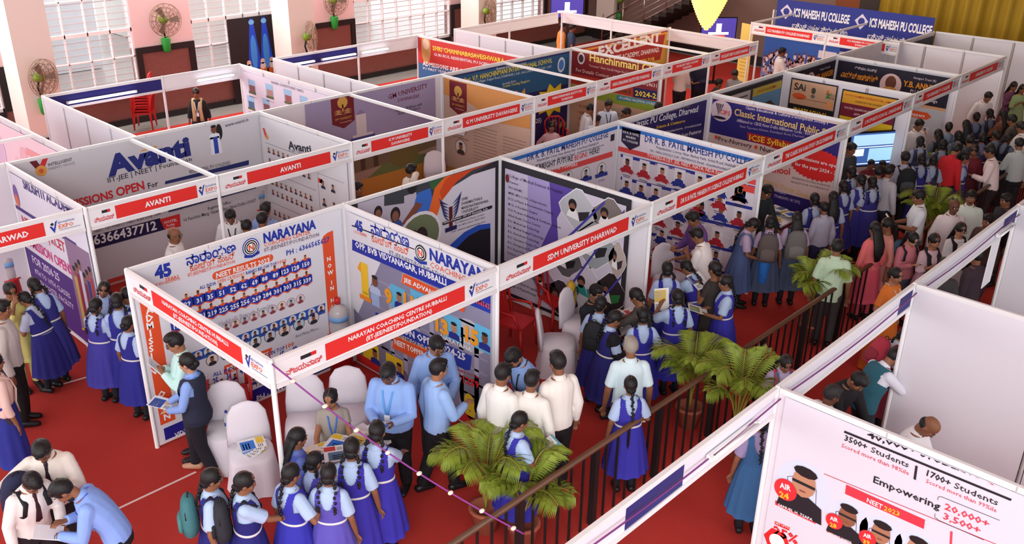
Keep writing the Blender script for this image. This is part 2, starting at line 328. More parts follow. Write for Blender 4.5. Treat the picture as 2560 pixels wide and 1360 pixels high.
# rear row along the windows (fascias at y 11.45 seen from inside)
YC = 11.45; NB = '#26246e'
wall((1.4, YC), (1.4, YW), 'white partition carrying the faded pink banner beside the window wall', 4); wall((2.5, YC), (2.5, YW), 'plain white four-panel partition beside the stacked red chairs', 4)
wall((6.68, YC), (6.68, YW), 'white partition carrying the lilac units banner', 4); wall((7.55, YC), (7.55, YW), 'plain grey-white partition in front of the second column', 4)
wall((11.8, YC), (11.8, YW), 'white partition carrying the red gurukul banner', 4); wall((13.1, YC), (13.1, YW), 'plain grey-white partition beyond the red gurukul banner', 4)
for x0, x1, pn, t in ((2.5, 4.88, [(0, 1, NB)], 'navy inner face above the stacked red chairs'), (4.88, 6.68, [], 'plain inner face above the woman in black'), (7.55, 9.9, [(0, 1, NB)], 'navy inner face behind the second column'), (9.9, 11.8, [], 'plain inner face next to the red gurukul banner'), (13.1, 15.2, [], 'plain inner face by the bright window glare'), (15.2, 17.3, [], 'plain inner face near the two standing men')):
    fascia((x1, YC), (x0, YC), None, 'white window-side fascia with '+t, back=('#ecebee', pn))
    post(x0, YC, 'white post in the window-side row under the fascia with '+t)
for x in (6.68, 11.8): post(x, YC, 'white post at the window-side end of the partition with the %s banner' % ('lilac units' if x < 8 else 'red gurukul'))
for y0, y1, t in ((11.45, 9.6, 'next to the two standing men'), (9.6, 7.62, 'above the red academy banner end'), (7.62, 5.06, 'over the open end by the chandelier')):
    fascia((17.45, y1), (17.45, y0), None, 'blank white end fascia '+t, back=('#e7dfe2', [])); post(17.45, y0, 'white post of the row end '+t)
tube_light((2.9, YC), (4.3, YC), 'lit fluorescent tube on the navy fascia above the stacked red chairs', (0, -.03)); tube_light((5.6, YC), (6.5, YC), 'lit fluorescent tube on the plain fascia near the lilac units banner', (0, -.03))
tube_light((7.7, YC), (8.6, YC), 'lit fluorescent tube on the navy fascia close to the second column', (0, -.03)); tube_light((8.8, YC), (9.8, YC), 'lit fluorescent tube at the navy fascia end before the blank fascia', (0, -.03)); tube_light((9.95, YC), (10.8, YC), 'lit fluorescent tube on the blank fascia before the red gurukul banner', (0, -.03))
tie((.1, 9.0), (1.4, 9.0), 'white beam reaching the faded pink banner partition')
# far end stalls, fronts at x 20.1 facing the aisle end
fascia((20.05, 6.65), (20.05, 4.4), ['ICS MAHESH PU COLLEGE DHARWAD'], 'white fascia with red name strip over the crowd-photo banner stall'); fascia((20.05, 4.4), (20.05, 2.45), ['ICS MAHESH PU COLLEGE', 'DHARWAD'], 'white fascia with two-line red name strip beside the crowd-photo banner stall')
wall((22.55, 7.3), (22.55, 2.5), 'white rear partition under the twin blue college headers', 5); wall((22.55, 2.5), (22.8, -1.5), 'plain white rear partition at the far end below the yellow curtain', 4); wall((20.05, 2.5), (22.55, 2.5), 'white partition with the small dark poster at the far end', 2)
for x, y, t in ((20.05, 6.65, 'by the yellow standee'), (20.05, 4.4, 'between the two far-end fascias'), (20.05, 2.45, 'at the inner end of the far-end fascias'), (22.55, 7.35, 'behind the first blue header')): post(x, y, 'white post of the far-end stall '+t)
tie((20.05, 4.4), (22.5, 4.4), 'white tie beam between the two far-end college stalls'); tie((20.05, 6.65), (22.5, 6.65), 'white tie beam at the outer edge of the far-end college stalls')
# stalls across the aisle (fronts at y -3.58, seen from behind)
YR = -3.58; XR = [-.1, 2.92, 5.98, 9.55, 12.6]
nmR = ['near corner', 'white poster', 'black floor', 'last']
for i in range(4):
    pn = {0: [(.0, .27, NB)], 1: [(.0, .13, NB)], 2: [(.0, .16, NB)], 3: []}[i]
    if i == 0: pn = [(.48, .75, NB)]
    fascia((XR[i+1], YR), (XR[i], YR), None, 'white fascia seen from behind on the %s stall beyond the railing' % nmR[i], back=('#e4e2ec', pn))
for i in range(5): post(XR[i], YR, 'white post on the railing side row at the start of the %s stall' % (nmR+['unseen'])[i])
wall((2.92, YR), (2.92, -6.6), 'white partition carrying the students count banner beyond the railing', 3); wall((5.98, YR), (5.98, -6.6), 'large blank white partition beyond the railing with a grey mullion', 2)
wall((9.55, YR), (9.55, -6.6), 'grey-white partition behind the black-floored stall', 3)
tube_light((1.75, YR), (2.5, YR), 'unlit tube light clipped inside the near railing-side fascia', (0, -.035), 2.25, 0); tube_light((8.7, YR), (9.3, YR), 'unlit tube light under the railing-side fascia by the hanging white paper', (0, -.035), 2.2, 0)
mb = MB(); mb.box((8.62, YR-.03, 1.45), (8.95, YR-.02, 2.1), M('#eeeef2', .5)); tag(mb.build('hanging_sheet'), 'blank white paper sheet hanging from the railing-side fascia', 'paper')
# ------------------------------------------------------------------ printed banners
BAN = 'printed banners hung on the stall partitions'
PH = ['#c9d3e6', '#e7d7cf', '#b9cfe0', '#d8d3df', '#cfe3ea']
def grid(P, a, b, nx, ny, r, **kw):
    (u0, z0), (u1, z1) = P.uv(*a), P.uv(*b)
    for j in range(ny):
        for i in range(nx): P.face(u0+(u1-u0)*i/max(1, nx-1), z0+(z1-z0)*j/max(1, ny-1), r, bgc=PH[(i+2*j) % 5], shirt=['#303a70', '#7a2630', '#4a4a52', '#8893b5'][(i*3+j) % 4], k=i+j, **kw)
def lines(P, u0, z0, u1, n, dz, col='#55525c', h=.012):
    for k in range(n): P.rect(u0, z0-k*dz, u1-(.13*(k*7 % 5))*(u1-u0)/3, z0-k*dz+h, col, 2)
def nlogo(P, c, r):
    u, z = P.uv(*c); R = abs(P.uv(c[0], c[1]-r)[1]-z)
    for k, col in ((1.0, BL), (.88, W_), (.78, BL), (.66, W_), (.56, BL), (.44, W_)): P.ell(u, z, R*k, R*k, col, 2+int((1-k)*9), 24)
    P.tm('N', u, z-.3*R, R*.62, OR, 2, l=9); P.poly([(u-R*.9, z-R*.62), (u, z-R*.85), (u+R*.9, z-R*.62), (u+R*.9, z-R*.95), (u, z-R*1.15), (u-R*.9, z-R*.95)], BL, 8)
    for k in range(24): P.ell(u+R*1.18*math.cos(k*PI/12), z+R*1.18*math.sin(k*PI/12), R*.035, R*.035, BL, 2, 5)
def badge(P, t, c, r=.085):
    u, z = P.uv(*c); P.ell(u, z+r*1.35, r*.62, r*.62, '#e9d9d2', 2, 14, 0, 2*PI); P.face(u, z+r*1.2, r*.62, shirt='#8a2c3c', l=2, k=len(t))
    P.poly([(u-r*.95, z+r*.75), (u-r*.6, z+r), (u+r*.6, z+r), (u+r*.95, z+r*.75), (u+r*.95, z-r*.5), (u, z-r*.95), (u-r*.95, z-r*.5)], OR, 7)
    P.poly([(u-r*.95, z+r*.75), (u-r*.55, z+r*.9), (u, z+r*.62), (u+r*.55, z+r*.9), (u+r*.95, z+r*.75), (u+r*.95, z-r*.32), (u, z-r*.72), (u-r*.95, z-r*.32)], BL, 8)
    P.tm(t, u, z-r*.28, r*.72, W_, 1.5, l=9, wmax=r*1.7)
def pill(P, a, b, col, l=2):
    (u0, z0), (u1, z1) = P.uv(*a), P.uv(*b); z0, z1 = min(z0, z1), max(z0, z1); h = (z1-z0)/2
    P.rect(u0+h, z0, u1-h, z1, col, l); P.ell(u0+h, z0+h, h, h, col, l, 20, PI/2, 1.5*PI); P.ell(u1-h, z0+h, h, h, col, l, 20, -PI/2, PI/2)
def stack(P, items, ch, col):
    for t, x, y in items: u, z = P.uv(x, y); P.tm(t, u, z, ch, col, 2)
# coaching stall, rear wall
P = Print((0, YB), (3, YB)); P.sheet(.07, .05, 2.93, 2.36, '#dcdce4')
def coach_head(P, q):
    for t, a, b, c, ch, bd in q: P.text(t, a, b, c, ch, bd)
coach_head(P, [('45', (388, 698), (429, 686), BL, 32, 3), ('YEARS', (412, 704), (447, 695), OR, None, 1), ('OF EXCELLENCE', (383, 717), (450, 699), OR, None, .5), ('ನಾರಾಯಣ', (466, 664), (590, 628), BL, 24, 1.5), ('ಕೋಚಿಂಗ್ ಸೆಂಟರ್', (475, 679), (588, 645), OR, 17, .6),
    ('IIT-JEE/NEET/FOUNDATION', (470, 692), (587, 657), OR, 9, .6), ('NARAYANA', (659, 607), (790, 570), BL, 24, 2.5), ('COACHING CENTER', (660, 618), (776, 584), OR, 11, .6), ('IIT-JEE/NEET/FOUNDATION', (661, 630), (797, 590), '#6a4a5a', 10, .4), ('PH : 6366565627', (716, 639), (824, 603), BL, 13, 1.2)])
nlogo(P, (627, 618), 23); pill(P, (532, 702), (682, 633), OR); P.text('NEET RESULTS 2023', (541, 695), (674, 655), W_, 13, 1.5)
P.text('ALL INDIA', (499, 724), (540, 711), BL, 9, 1); P.text('OPEN CATEGORY', (543, 709), (612, 688), OR, 9, .6); P.text('RANKS BELOW TOP', (615, 687), (692, 662), BL, 9, 1); P.text('1000', (694, 661), (716, 654), OR, 9, .6)
for t, x, y in (('29', 468, 763), ('31', 497, 754), ('35', 525, 745), ('51', 553, 736), ('52', 582, 727), ('62', 609, 718), ('69', 636, 709), ('88', 661, 700), ('89', 688, 691), ('123', 712, 682), ('128', 738, 673), ('150', 764, 664),
    ('171', 443, 818), ('191', 502, 793), ('219', 530, 786), ('225', 558, 777), ('255', 586, 769), ('256', 612, 759), ('269', 641, 750), ('284', 667, 740), ('301', 693, 731), ('303', 718, 721), ('315', 743, 712), ('339', 767, 704)): badge(P, t, (x, y-3))
P.text('Hubballi Branch Results', (548, 817), (681, 768), '#a9a9b4', 14, .3)
for i in range(9): P.fpx((565+i*23.2, 817-i*8.7), 10.5, bgc=PH[i % 5], ring='#c06a6a', shirt='#8a3a44', k=i)
P.qpx([(452, 892), (813, 757), (813, 782), (455, 917)], '#2c56b0', 1)
for i in range(15): P.fpx((472+i*23.6, 896-i*8.9), 10, bgc=PH[(i+2) % 5], k=i)
for i in range(8): P.fpx((530+i*36.2, 899-i*14.8), 14, bgc=PH[(i+1) % 5], ring='#4a4a55', shirt='#2b2b32', k=2*i)
P.text('And Many More...', (738, 845), (800, 822), '#5a5a66', 8, 0)
P.qpx([(560, 915), (680, 868), (676, 890), (560, 937)], OR, 2); P.text('PERFORMANCE', (568, 930), (672, 890), W_, 13, 1.5); P.text('RANKS IN TOP', (640, 902), (712, 873), BL, 10, 1); P.text('100', (715, 872), (735, 863), OR, 11, 1)
P.text('ALL INDIA RANKS', (532, 942), (640, 905), BL, 10, 1)
for i, t in enumerate(['2', '25', '36', '41', '56', '58', '65', '92']):
    x, y = 515+i*33, 975-i*13; P.text(t, (x-14, y), (x-2, y-5), BL, 17, 2); P.fpx((x+6, y-9), 10, shirt='#2c3a80', k=i)
for i, t in enumerate(['44', '49', '66', '71', '88', '93']):
    x, y = 520+i*36, 1006-i*15; P.text(t, (x-15, y), (x-3, y-5), BL, 17, 2); P.fpx((x+6, y-9), 10, shirt='#2c3a80', k=i+3)
P.text('Students in Top 500', (560, 1003), (690, 945), '#3a3a55', 9, .4)
P.qpx([(640, 1010), (830, 925), (830, 960), (640, 1047)], BL, 2); P.text('PH : 6366565627', (642, 1004), (760, 955), W_, 15, 1.5)
u0, z0 = P.uv(407, 1090); P.rect(.1, .07, 2.9, .24, '#20208a', 2); P.text('VIDYANAGAR, HUBBALLI - R,', (437, 1093), (610, 1020), W_, 11, 1)
ua = P.uv(374, 783)[0]; P.rect(ua-.1, .3, ua+.1, 2.02, '#e0522a', 2); P.poly([(ua-.1, 2.02), (ua-.1, 2.1), (ua, 2.1), (ua+.07, 2.07), (ua+.1, 2.02)], '#e0522a', 2)
stack(P, [(t, 374+1.02*i, 783+19.2*i*1.0) for i, t in enumerate('ADMISSION')]+[(t, 405+4.5*i, 992+18.5*i) for i, t in enumerate('OPEN')], .085, W_)
ua = P.uv(826, 686)[0]; P.rect(ua-.09, .3, ua+.09, 2.0, '#e0522a', 2); P.poly([(ua+.09, 2.0), (ua+.09, 2.09), (ua, 2.08), (ua-.07, 2.05), (ua-.09, 2.0)], '#e0522a', 2)
stack(P, [('N', 822, 652), ('O', 824, 669), ('W', 826, 686), ('I', 829, 711), ('N', 830, 725), ('H', 831, 755), ('U', 833, 771), ('B', 834, 787), ('B', 836, 803), ('A', 838, 819), ('L', 840, 835), ('L', 842, 851), ('I', 844, 867)], .06, W_)
P.done('banner', 'large white coaching banner with orange pillars and rows of numbered blue badges', 'banner', None, BAN)
# coaching stall, side wall
P = Print((3, YB), (3, 0)); P.sheet(.12, .05, 2.8, 2.33, '#dcdbe2')
P.qpx([(985, 560), (1240, 660), (1245, 1090), (880, 950), (880, 800)], '#8a86a0', 1)
for k in range(7): P.rect(.9+k*.27, .3, .98+k*.27, 1.5-.04*(k % 3), '#a8a4ba', 2)
for k in range(6): P.rect(.7, .5+k*.2, 2.75, .53+k*.2, '#9995ab', 2)
P.ell(2.45, 1.35, .3, .22, '#b4b4bf', 2); P.ell(2.5, .5, .25, .35, '#7d7d90', 2); P.poly([(.12, .05), (.12, .9), (.9, .5), (1.6, .05)], '#77738a', 2)
P.qpx([(880, 562), (1240, 700), (1240, 745), (880, 605)], '#dcdbe2', 3); P.qpx([(880, 520), (1240, 665), (1240, 702), (880, 565)], '#dcdbe2', 3)
coach_head(P, [('45', (888, 572), (908, 580), BL, 24, 3), ('YEARS', (899, 584), (917, 591), OR, 6, .5), ('OF EXCELLENCE', (885, 581), (918, 594), OR, 6, .3), ('ನಾರಾಯಣ', (928, 583), (1024, 619), BL, 26, 1.5), ('ಕೋಚಿಂಗ್ ಸೆಂಟರ್', (930, 603), (1024, 639), OR, 18, .6),
    ('IIT-JEE/NEET/FOUNDATION', (974, 635), (1116, 700), '#454a70', 11, .5), ('NARAYANA', (1075, 648), (1240, 715), BL, 28, 2.5), ('COACHING CENTER', (1076, 667), (1236, 735), OR, 14, .6)])
nlogo(P, (1052, 632), 24); P.qpx([(881, 598), (1240, 745), (1240, 782), (881, 625)], '#2433a0', 4); P.text('OPP, BVB VIDYANAGAR, HUBBALLI', (889, 617), (1117, 714), W_, 15, 1.8, l=6)
u, z = P.uv(915, 745); P.rect(u-.075, z, u+.075, z+.52, '#f0c42a', 4); P.poly([(u-.15, z+.4), (u-.075, z+.52), (u-.075, z+.36)], '#f0a52a', 5); P.rect(u-.13, z-.04, u+.13, z+.03, '#ee8a2a', 5); P.tm('OPEN CATEGORY', u, z+.06, .03, '#c24a20', .5, wmax=.13); P.face(u+.22, z+.3, .17, shirt='#b8c6e4', l=4); P.rect(u+.12, z-.05, u+.3, z+.16, '#9fb4dc', 5)
for t, x, y in (('9', 970, 738), ('11', 1020, 752), ('13', 1103, 812), ('15', 1178, 838)):
    u, z = P.uv(x, y); P.rect(u+.06, z-.14, u+.36, z+.2, '#62b6e0', 4); P.face(u+.24, z+.03, .15, shirt='#27318a', l=5); P.tm(t, u+.02, z-.1, .2, '#f0a028', 3, l=11)
def card(P, pts, col, t, a, b, ch): P.qpx(pts, '#efe9e6', 4); P.qpx([(x+.8, y+.8) for x, y in pts], col, 5); P.text(t, a, b, W_, ch, 1.5, l=7)
card(P, [(1008, 682), (1165, 755), (1160, 780), (1003, 706)], OR, 'JEE ADVANCED 2023', (1010, 703), (1152, 768), 11)
card(P, [(985, 836), (1075, 876), (1070, 912), (980, 868)], OR, 'NEET TOPPERS', (988, 860), (1068, 896), 13)
P.qpx([(940, 780), (1180, 890), (1176, 925), (1165, 925), (935, 812)], BL, 4); P.text('ADMISSION OPEN 2024-25', (945, 805), (1165, 902), W_, 16, 1.8, l=6); P.text('JEE/NEET/FOUNDATION', (985, 838), (1095, 888), '#ecd9a0', 10, .6, l=6)
P.qpx([(1170, 735), (1240, 765), (1240, 790), (1170, 760)], BL, 4); P.text('6366565627', (1172, 750), (1232, 775), '#ef5a4a', 12, 1, l=6)
P.text('CAMPUS IN', (1100, 828), (1175, 862), W_, 9, .5, l=6); P.text('NARAYANA', (1103, 845), (1180, 880), W_, 11, .8, l=6)
for x, y in ((925, 880), (985, 915)): u, z = P.uv(x, y); P.rect(u-.16, z-.18, u+.2, z+.16, '#e6c026', 4); P.face(u+.12, z, .15, shirt='#27318a', l=5)
P.text('NUMBER OF STUDENTS', (1143, 925), (1205, 950), '#c2323c', 5, .5, l=6); P.text('11259', (1148, 950), (1200, 972), RD, 17, 2, l=6); P.text('8', (1164, 1035), (1190, 1047), '#e8c32a', 52, 4, l=6)
P.rect(.12, .06, 2.8, .2, '#cc2a28', 6); P.text('STUDENTS MADE A DIFFERENCE IN NEET 2023', (985, 997), (1190, 1080), W_, 8, .5, l=7)
P.done('banner', 'coaching banner over a campus building picture with a navy address band and yellow rank numbers', 'banner', None, BAN)
# medical university, rear wall
P = Print((3, YB), (6, YB)); P.sheet(.1, .05, 2.93, 2.36, '#2c2b31')
def arc(P, pts, col, l): P.qpx(pts, col, l)
P.rect(.2, .1, 2.86, 2.26, '#d5d1dc', 1); P.qpx([(892, 498), (1000, 468), (1160, 415), (1230, 395), (1110, 480), (1060, 575), (1000, 645), (892, 520)], '#3d4047', 2)
P.qpx([(894, 508), (960, 486), (960, 515), (1010, 508), (1010, 490), (1040, 480), (1060, 660), (1000, 640), (940, 600), (894, 560)], '#b9b2c4', 3)
for x, y, r in ((945, 530, 16), (988, 536, 19)): P.epx((x, y), r, '#2a2328', 4, .8); P.epx((x, y+5), r*.72, '#8a5a48', 5, .75); P.epx((x, y+35), r*1.2, '#3a58a0' if x > 960 else '#bfb4c4', 4)
P.epx((1030, 468), 17, '#221f22', 5, .9); P.qpx([(1043, 482), (1075, 470), (1083, 505), (1073, 545), (1040, 540), (1035, 510)], '#3a6cc4', 5); P.qpx([(1040, 505), (1056, 510), (1020, 560), (1002, 562)], '#7d4a3c', 6); P.epx((1090, 455), 20, '#35613c', 3)
P.qpx([(1110, 433), (1232, 400), (1180, 425), (1140, 455), (1105, 500), (1085, 560), (1064, 553), (1075, 515), (1086, 470)], '#e2672a', 6); P.qpx([(1130, 428), (1232, 400), (1180, 425), (1140, 455), (1105, 500), (1098, 480), (1112, 450)], '#cf4a1e', 7)
u, z = P.uv(1050, 590); P.ell(u, z, .42, .38, '#e4e0e8', 7); P.ell(u, z, .37, .33, '#6f7a5c', 8); P.ell(u+.02, z-.02, .12, .16, '#33262a', 9); P.ell(u-.13, z, .1, .13, '#40302c', 9)
for sg in (-1, 1):
    for k in range(6): u, z = P.uv(1126, 535); P.poly([(u+sg*.03, z-.1+.05*k), (u+sg*(.1+.02*k), z-.06+.055*k), (u+sg*(.17+.012*k), z+.06+.05*k), (u+sg*(.1+.01*k), z-.02+.05*k)], '#3a3f78', 8)
P.rect(u-.035, z-.2, u+.035, z+.12, '#5a2024', 9); P.rect(u-.12, z-.27, u+.12, z-.2, NV, 9)
for t, a, b in (('SHRI', (1153, 502), (1168, 498)), ('DHARMASTHALA', (1153, 513), (1205, 498)), ('MANJUNATHESHWARA', (1153, 524), (1220, 505)), ('UNIVERSITY', (1153, 534), (1196, 522))): P.text(t, a, b, '#35323c', 7.5, .5, l=8)
pill(P, (1105, 564), (1230, 512), '#242229', 8); P.text('Sattur, Dharwad - 580 009 Karnataka, India', (1108, 559), (1218, 523), W_, 6, .3, l=10)
for t, a, b in (('For Admission Please Contact', (1137, 560), (1210, 537)), ('Phone: +91 78761 50610 / 78187 92410', (1128, 572), (1212, 545)), ('Email : admissions@sdmuniversity.edu.in', (1128, 582), (1212, 555))): P.text(t, a, b, '#4a4652', 5, .2, l=8)
P.qpx([(1125, 612), (1160, 580), (1195, 562), (1225, 558), (1225, 690), (1125, 690)], '#2a52b8', 7); P.qpx([(1140, 620), (1170, 590), (1200, 574), (1225, 570), (1225, 700), (1135, 700)], '#1c1a22', 8)
P.done('banner', 'black-bordered university banner with students photo, orange swoosh and winged emblem', 'banner', None, BAN)
# medical university, side wall
P = Print((6, YB), (6, 0)); P.sheet(.06, .1, 2.55, 2.36, '#2c2b31'); P.rect(.14, .16, 2.47, 2.25, '#cfc9dc', 1); P.poly([(1.05, 2.25), (1.5, 2.25), (1.22, 1.72), (1.28, 1.2), (.2, .16), (.14, .16), (.14, .9)], '#5b46a0', 2)
P.poly([(.14, 2.25), (1.05, 2.25), (1.12, 1.6), (.75, .8), (.14, .5)], '#a79cd0', 3); P.rect(.14, .7, .62, 2.25, '#c7c0da', 4)
for k, t in enumerate(['College of Medical Sciences & Hospital', 'Dharwad', 'PROGRAMS:', 'MBBS, M.D.S, S.W. in Reproductive', 'B.Ch. in Plastic & Reconstructive Surgery', 'M.Ch. in Paediatric Surgery', 'Ph.D Program, Fellowship & Certificate Courses', 'Allied Health Science Courses', 'B.Sc. Medical Lab Technology', 'B.Sc. Medical Imaging Technology', 'B.Sc. Anaesthesia Technology', 'B.Sc. Operation Theatre Technology', 'B.Sc. Emergency & Trauma Care Technology', 'B.Sc. Renal Dialysis', 'Institute of Nursing Sciences']):
    u, z = .22, 2.13-k*.092; P.tm(t, u, z, .04 if k else .05, '#2f2a48', .6, 'l', 6)
P.rect(.14, .66, .9, .69, BL, 6)
for k, t in enumerate(['College of Dental Sciences & Hospital', 'Dharwad', 'BDS, MDS, Ph.D Program', 'College of Physiotherapy']): P.tm(t, .22, .56-k*.09, .045, '#2f2a48', .6, 'l', 6)
P.ell(.19, 2.1, .04, .07, '#7a2a2a', 6); P.ell(.19, .58, .04, .07, '#7a2a2a', 6)
def diamond(P, u, z, ru, rz, col, l=4): P.poly([(u-ru, z+.06*rz), (u-.8*ru, z+.35*rz), (u-.15*ru, z+.95*rz), (u+.15*ru, z+.95*rz), (u+.85*ru, z+.3*rz), (u+ru, z-.06*rz), (u+.8*ru, z-.35*rz), (u+.15*ru, z-.95*rz), (u-.15*ru, z-.95*rz), (u-.85*ru, z-.3*rz)], col, l)
for u, z, ru, rz, c, c2 in ((1.62, 1.96, .36, .33, '#b9bcc2', '#2f2b33'), (2.2, 2.0, .33, .3, '#7b7370', '#20242c'), (1.95, 1.5, .4, .38, '#9aa2a8', '#2a2a30'), (2.38, 1.4, .16, .3, '#b7a9a2', '#3a3034'), (1.42, 1.12, .33, .3, '#5c5b60', '#201f24'), (1.85, .8, .36, .34, '#c9c4d4', '#2a8a86'), (2.3, .85, .3, .33, '#2a2226', '#2a7a3a'), (1.35, .45, .36, .3, '#3a3640', '#7a2a2c'), (2.2, .35, .36, .25, '#b58a68', '#7a4a3a'), (1.0, .6, .25, .25, '#8b7f9a', '#403a48')):
    diamond(P, u, z, ru*1.05, rz*1.05, '#e8e6ee'); diamond(P, u, z, ru, rz, c, 5)
    P.ell(u-.3*ru, z+.2*rz, ru*.22, rz*.25, '#241f22', 6); P.ell(u-.3*ru, z+.05*rz, ru*.16, rz*.2, '#8a5a48', 7); P.poly([(u-.6*ru, z-.4*rz), (u-.45*ru, z), (u-.1*ru, z), (u+.1*ru, z-.5*rz)], W_ if c != '#c9c4d4' else c2, 7); P.poly([(u, z-.1*rz), (u+.6*ru, z+.1*rz), (u+.5*ru, z-.3*rz), (u+.1*ru, z-.5*rz)], c2, 6)
for a, b in (((1.2, .2), (2.45, 2.2)), ((1.75, .16), (2.47, 1.2)), ((1.0, 1.0), (2.1, 2.24))): P.poly([(a[0], a[1]), (a[0]+.05, a[1]), (b[0], b[1]-.05), (b[0], b[1])], '#4440a0', 8)
P.rect(1.12, .95, 1.2, 1.05, RD, 6)
P.done('banner', 'violet medical courses banner with diamond-cut hospital photos', 'banner', None, BAN)
# science college, rear wall
def rb_head(P, q):
    for t, a, b, c, ch, bd in q: P.text(t, a, b, c, ch, bd)
P = Print((6, YB), (9, YB)); P.sheet(.06, .05, 2.93, 2.36, '#d9d2dc'); P.rect(.06, 2.27, 2.93, 2.33, '#2f6ab8', 2)
rb_head(P, [('The N.L.E. Society’s', (1405, 351), (1441, 342), '#55506a', 5, .2), ('DR R. B. PATIL MAHESH PU COLLEGE', (1317, 403), (1520, 342), '#26347e', 16, .8), ('Priyadarshini Colony, Near Akshay Park, Gokul Road, Hubballi-30', (1342, 405), (1496, 360), '#35376a', 7, .3), ('0836-2332221 Cell : 7899856022 Email : rbpatilmaheshpu@gmail.com', (1338, 417), (1509, 364), '#35376a', 6, .3), ('A BRIGHT FUTURE', (1335, 428), (1432, 401), BK, 14, .8), ('BEGINS', (1436, 401), (1468, 391), RD, 13, .6), ('HERE!', (1473, 388), (1498, 381), BK, 13, .6)])
P.qpx([(1250, 465), (1531, 378), (1531, 391), (1250, 480)], '#d84a46', 2); P.text('2023 PU-II TOPPERS', (1355, 433), (1443, 414), W_, 8, .5)
for x, y in ((1378, 452), (1420, 443), (1464, 434), (1503, 423)): P.fpx((x, y), 15, bgc='#cfe0ee', ring='#b58a4a', shirt=NV, k=x); P.qpx([(x-16, y+14), (x+14, y+5), (x+15, y+14), (x-15, y+23)], '#2c3a90', 9); P.text('97.83%', (x-8, y+33), (x+8, y+28), '#8a4a9a', 5, .4)
P.rect(2.75, 2.08, 2.86, 2.2, BK, 2)
grid(P, (1300, 560), (1500, 500), 5, 1, .12); P.done('banner', 'lilac-white science college banner with red topper stripe on the rear wall', 'banner', None, BAN)
# science college, side wall
P = Print((9, YB), (9, 0)); P.sheet(.05, .05, 2.8, 2.36, '#d9d2dc'); P.rect(.05, 2.27, 2.8, 2.33, '#2f6ab8', 2)
rb_head(P, [('The N.L.E. Society’s', (1560, 320), (1590, 328), '#55506a', 5, .2), ('The N.L.E. Society’s', (1720, 360), (1765, 371), '#55506a', 5, .2), ('DR R. B. PATIL MAHESH PU COLLEGE', (1612, 354), (1890, 418), '#26347e', 17, .8), ('Priyadarshini Colony, Near Akshay Park, Gokul Road, Hubballi-30', (1641, 371), (1850, 422), '#35376a', 7, .3), ('Ph : 0836-2332221 Cell : 7899856022 Email : rbpatilmaheshpu@gmail.com', (1627, 379), (1860, 436), '#35376a', 6, .3)])
u, z = P.uv(1577, 345); P.poly([(u-.2, z+.16), (u+.2, z+.16), (u+.2, z-.1), (u, z-.22), (u-.2, z-.1)], '#2a2440', 2); P.tm('DR R. B. PATIL', u, z+.06, .04, W_, .6); P.tm('MAHESH', u, z-.01, .04, W_, .6); P.tm('PU COLLEGE', u, z-.08, .04, W_, .6)
P.qpx([(1542, 364), (1895, 451), (1895, 465), (1542, 376)], '#d84a46', 2); P.text('TOPPERS-KCET, JEE, NEET, NATA, NDA Exams', (1618, 392), (1815, 440), W_, 9, .5)
for k, (y0, y1, x0) in enumerate(((384, 446, 1552), (441, 533, 1552), (500, 590, 1552), (565, 650, 1552), (630, 700, 1552))): P.qpx([(x0, y0), (1895, y0+.262*343*(.93-.03*k)), (1895, y0+8+.262*343*(.93-.03*k)), (x0, y0+8)], '#2a3494', 2)
P.text('JEE Advanced IIT / NIT / IIIT Achievers', (1638, 413), (1725, 435), W_, 5, .3)
rows = [[(1569, 408), (1611, 420), (1656, 431), (1699, 442), (1750, 453), (1800, 467), (1850, 478)], [(1567, 463), (1603, 474), (1640, 483), (1690, 496), (1745, 512), (1800, 497), (1852, 478)], [(1567, 517), (1605, 530), (1650, 541), (1700, 528), (1755, 520), (1803, 528), (1848, 540)],
        [(1573, 565), (1612, 575), (1655, 587), (1695, 565), (1750, 575), (1793, 590), (1845, 605)], [(1573, 610), (1612, 625), (1650, 610), (1693, 617), (1745, 635), (1790, 640), (1838, 655)]]
for j, rw in enumerate(rows):
    for i, (x, y) in enumerate(rw):
        c = '#b32a38' if (j+i//3) % 2 == 0 else '#2c3a90'; u, z = P.uv(x, y); P.rect(u-.11, z-.16, u+.11, z+.14, '#e4e0ea', 3); P.face(u, z+.0, .13, shirt=c, l=4, k=i+j, bgc=None)
        P.poly([(u-.17, z-.17), (u-.12, z-.1), (u, z-.085), (u+.12, z-.1), (u+.17, z-.17), (u+.12, z-.15), (u+.12, z-.19), (u, z-.165), (u-.12, z-.19), (u-.12, z-.15)], c, 10); P.rect(u-.09, z-.235, u+.09, z-.222, '#55506a', 4); P.rect(u-.07, z-.265, u+.07, z-.252, '#55506a', 4)
P.qpx([(1845, 457), (1897, 470), (1895, 487), (1845, 474)], '#dc4a40', 5); P.text('NATA Toppers', (1795, 588), (1833, 600), W_, 6, .5, l=6); P.done('banner', 'lilac-white science college banner with rows of toppers under ribbons on the side wall', 'banner', None, BAN)
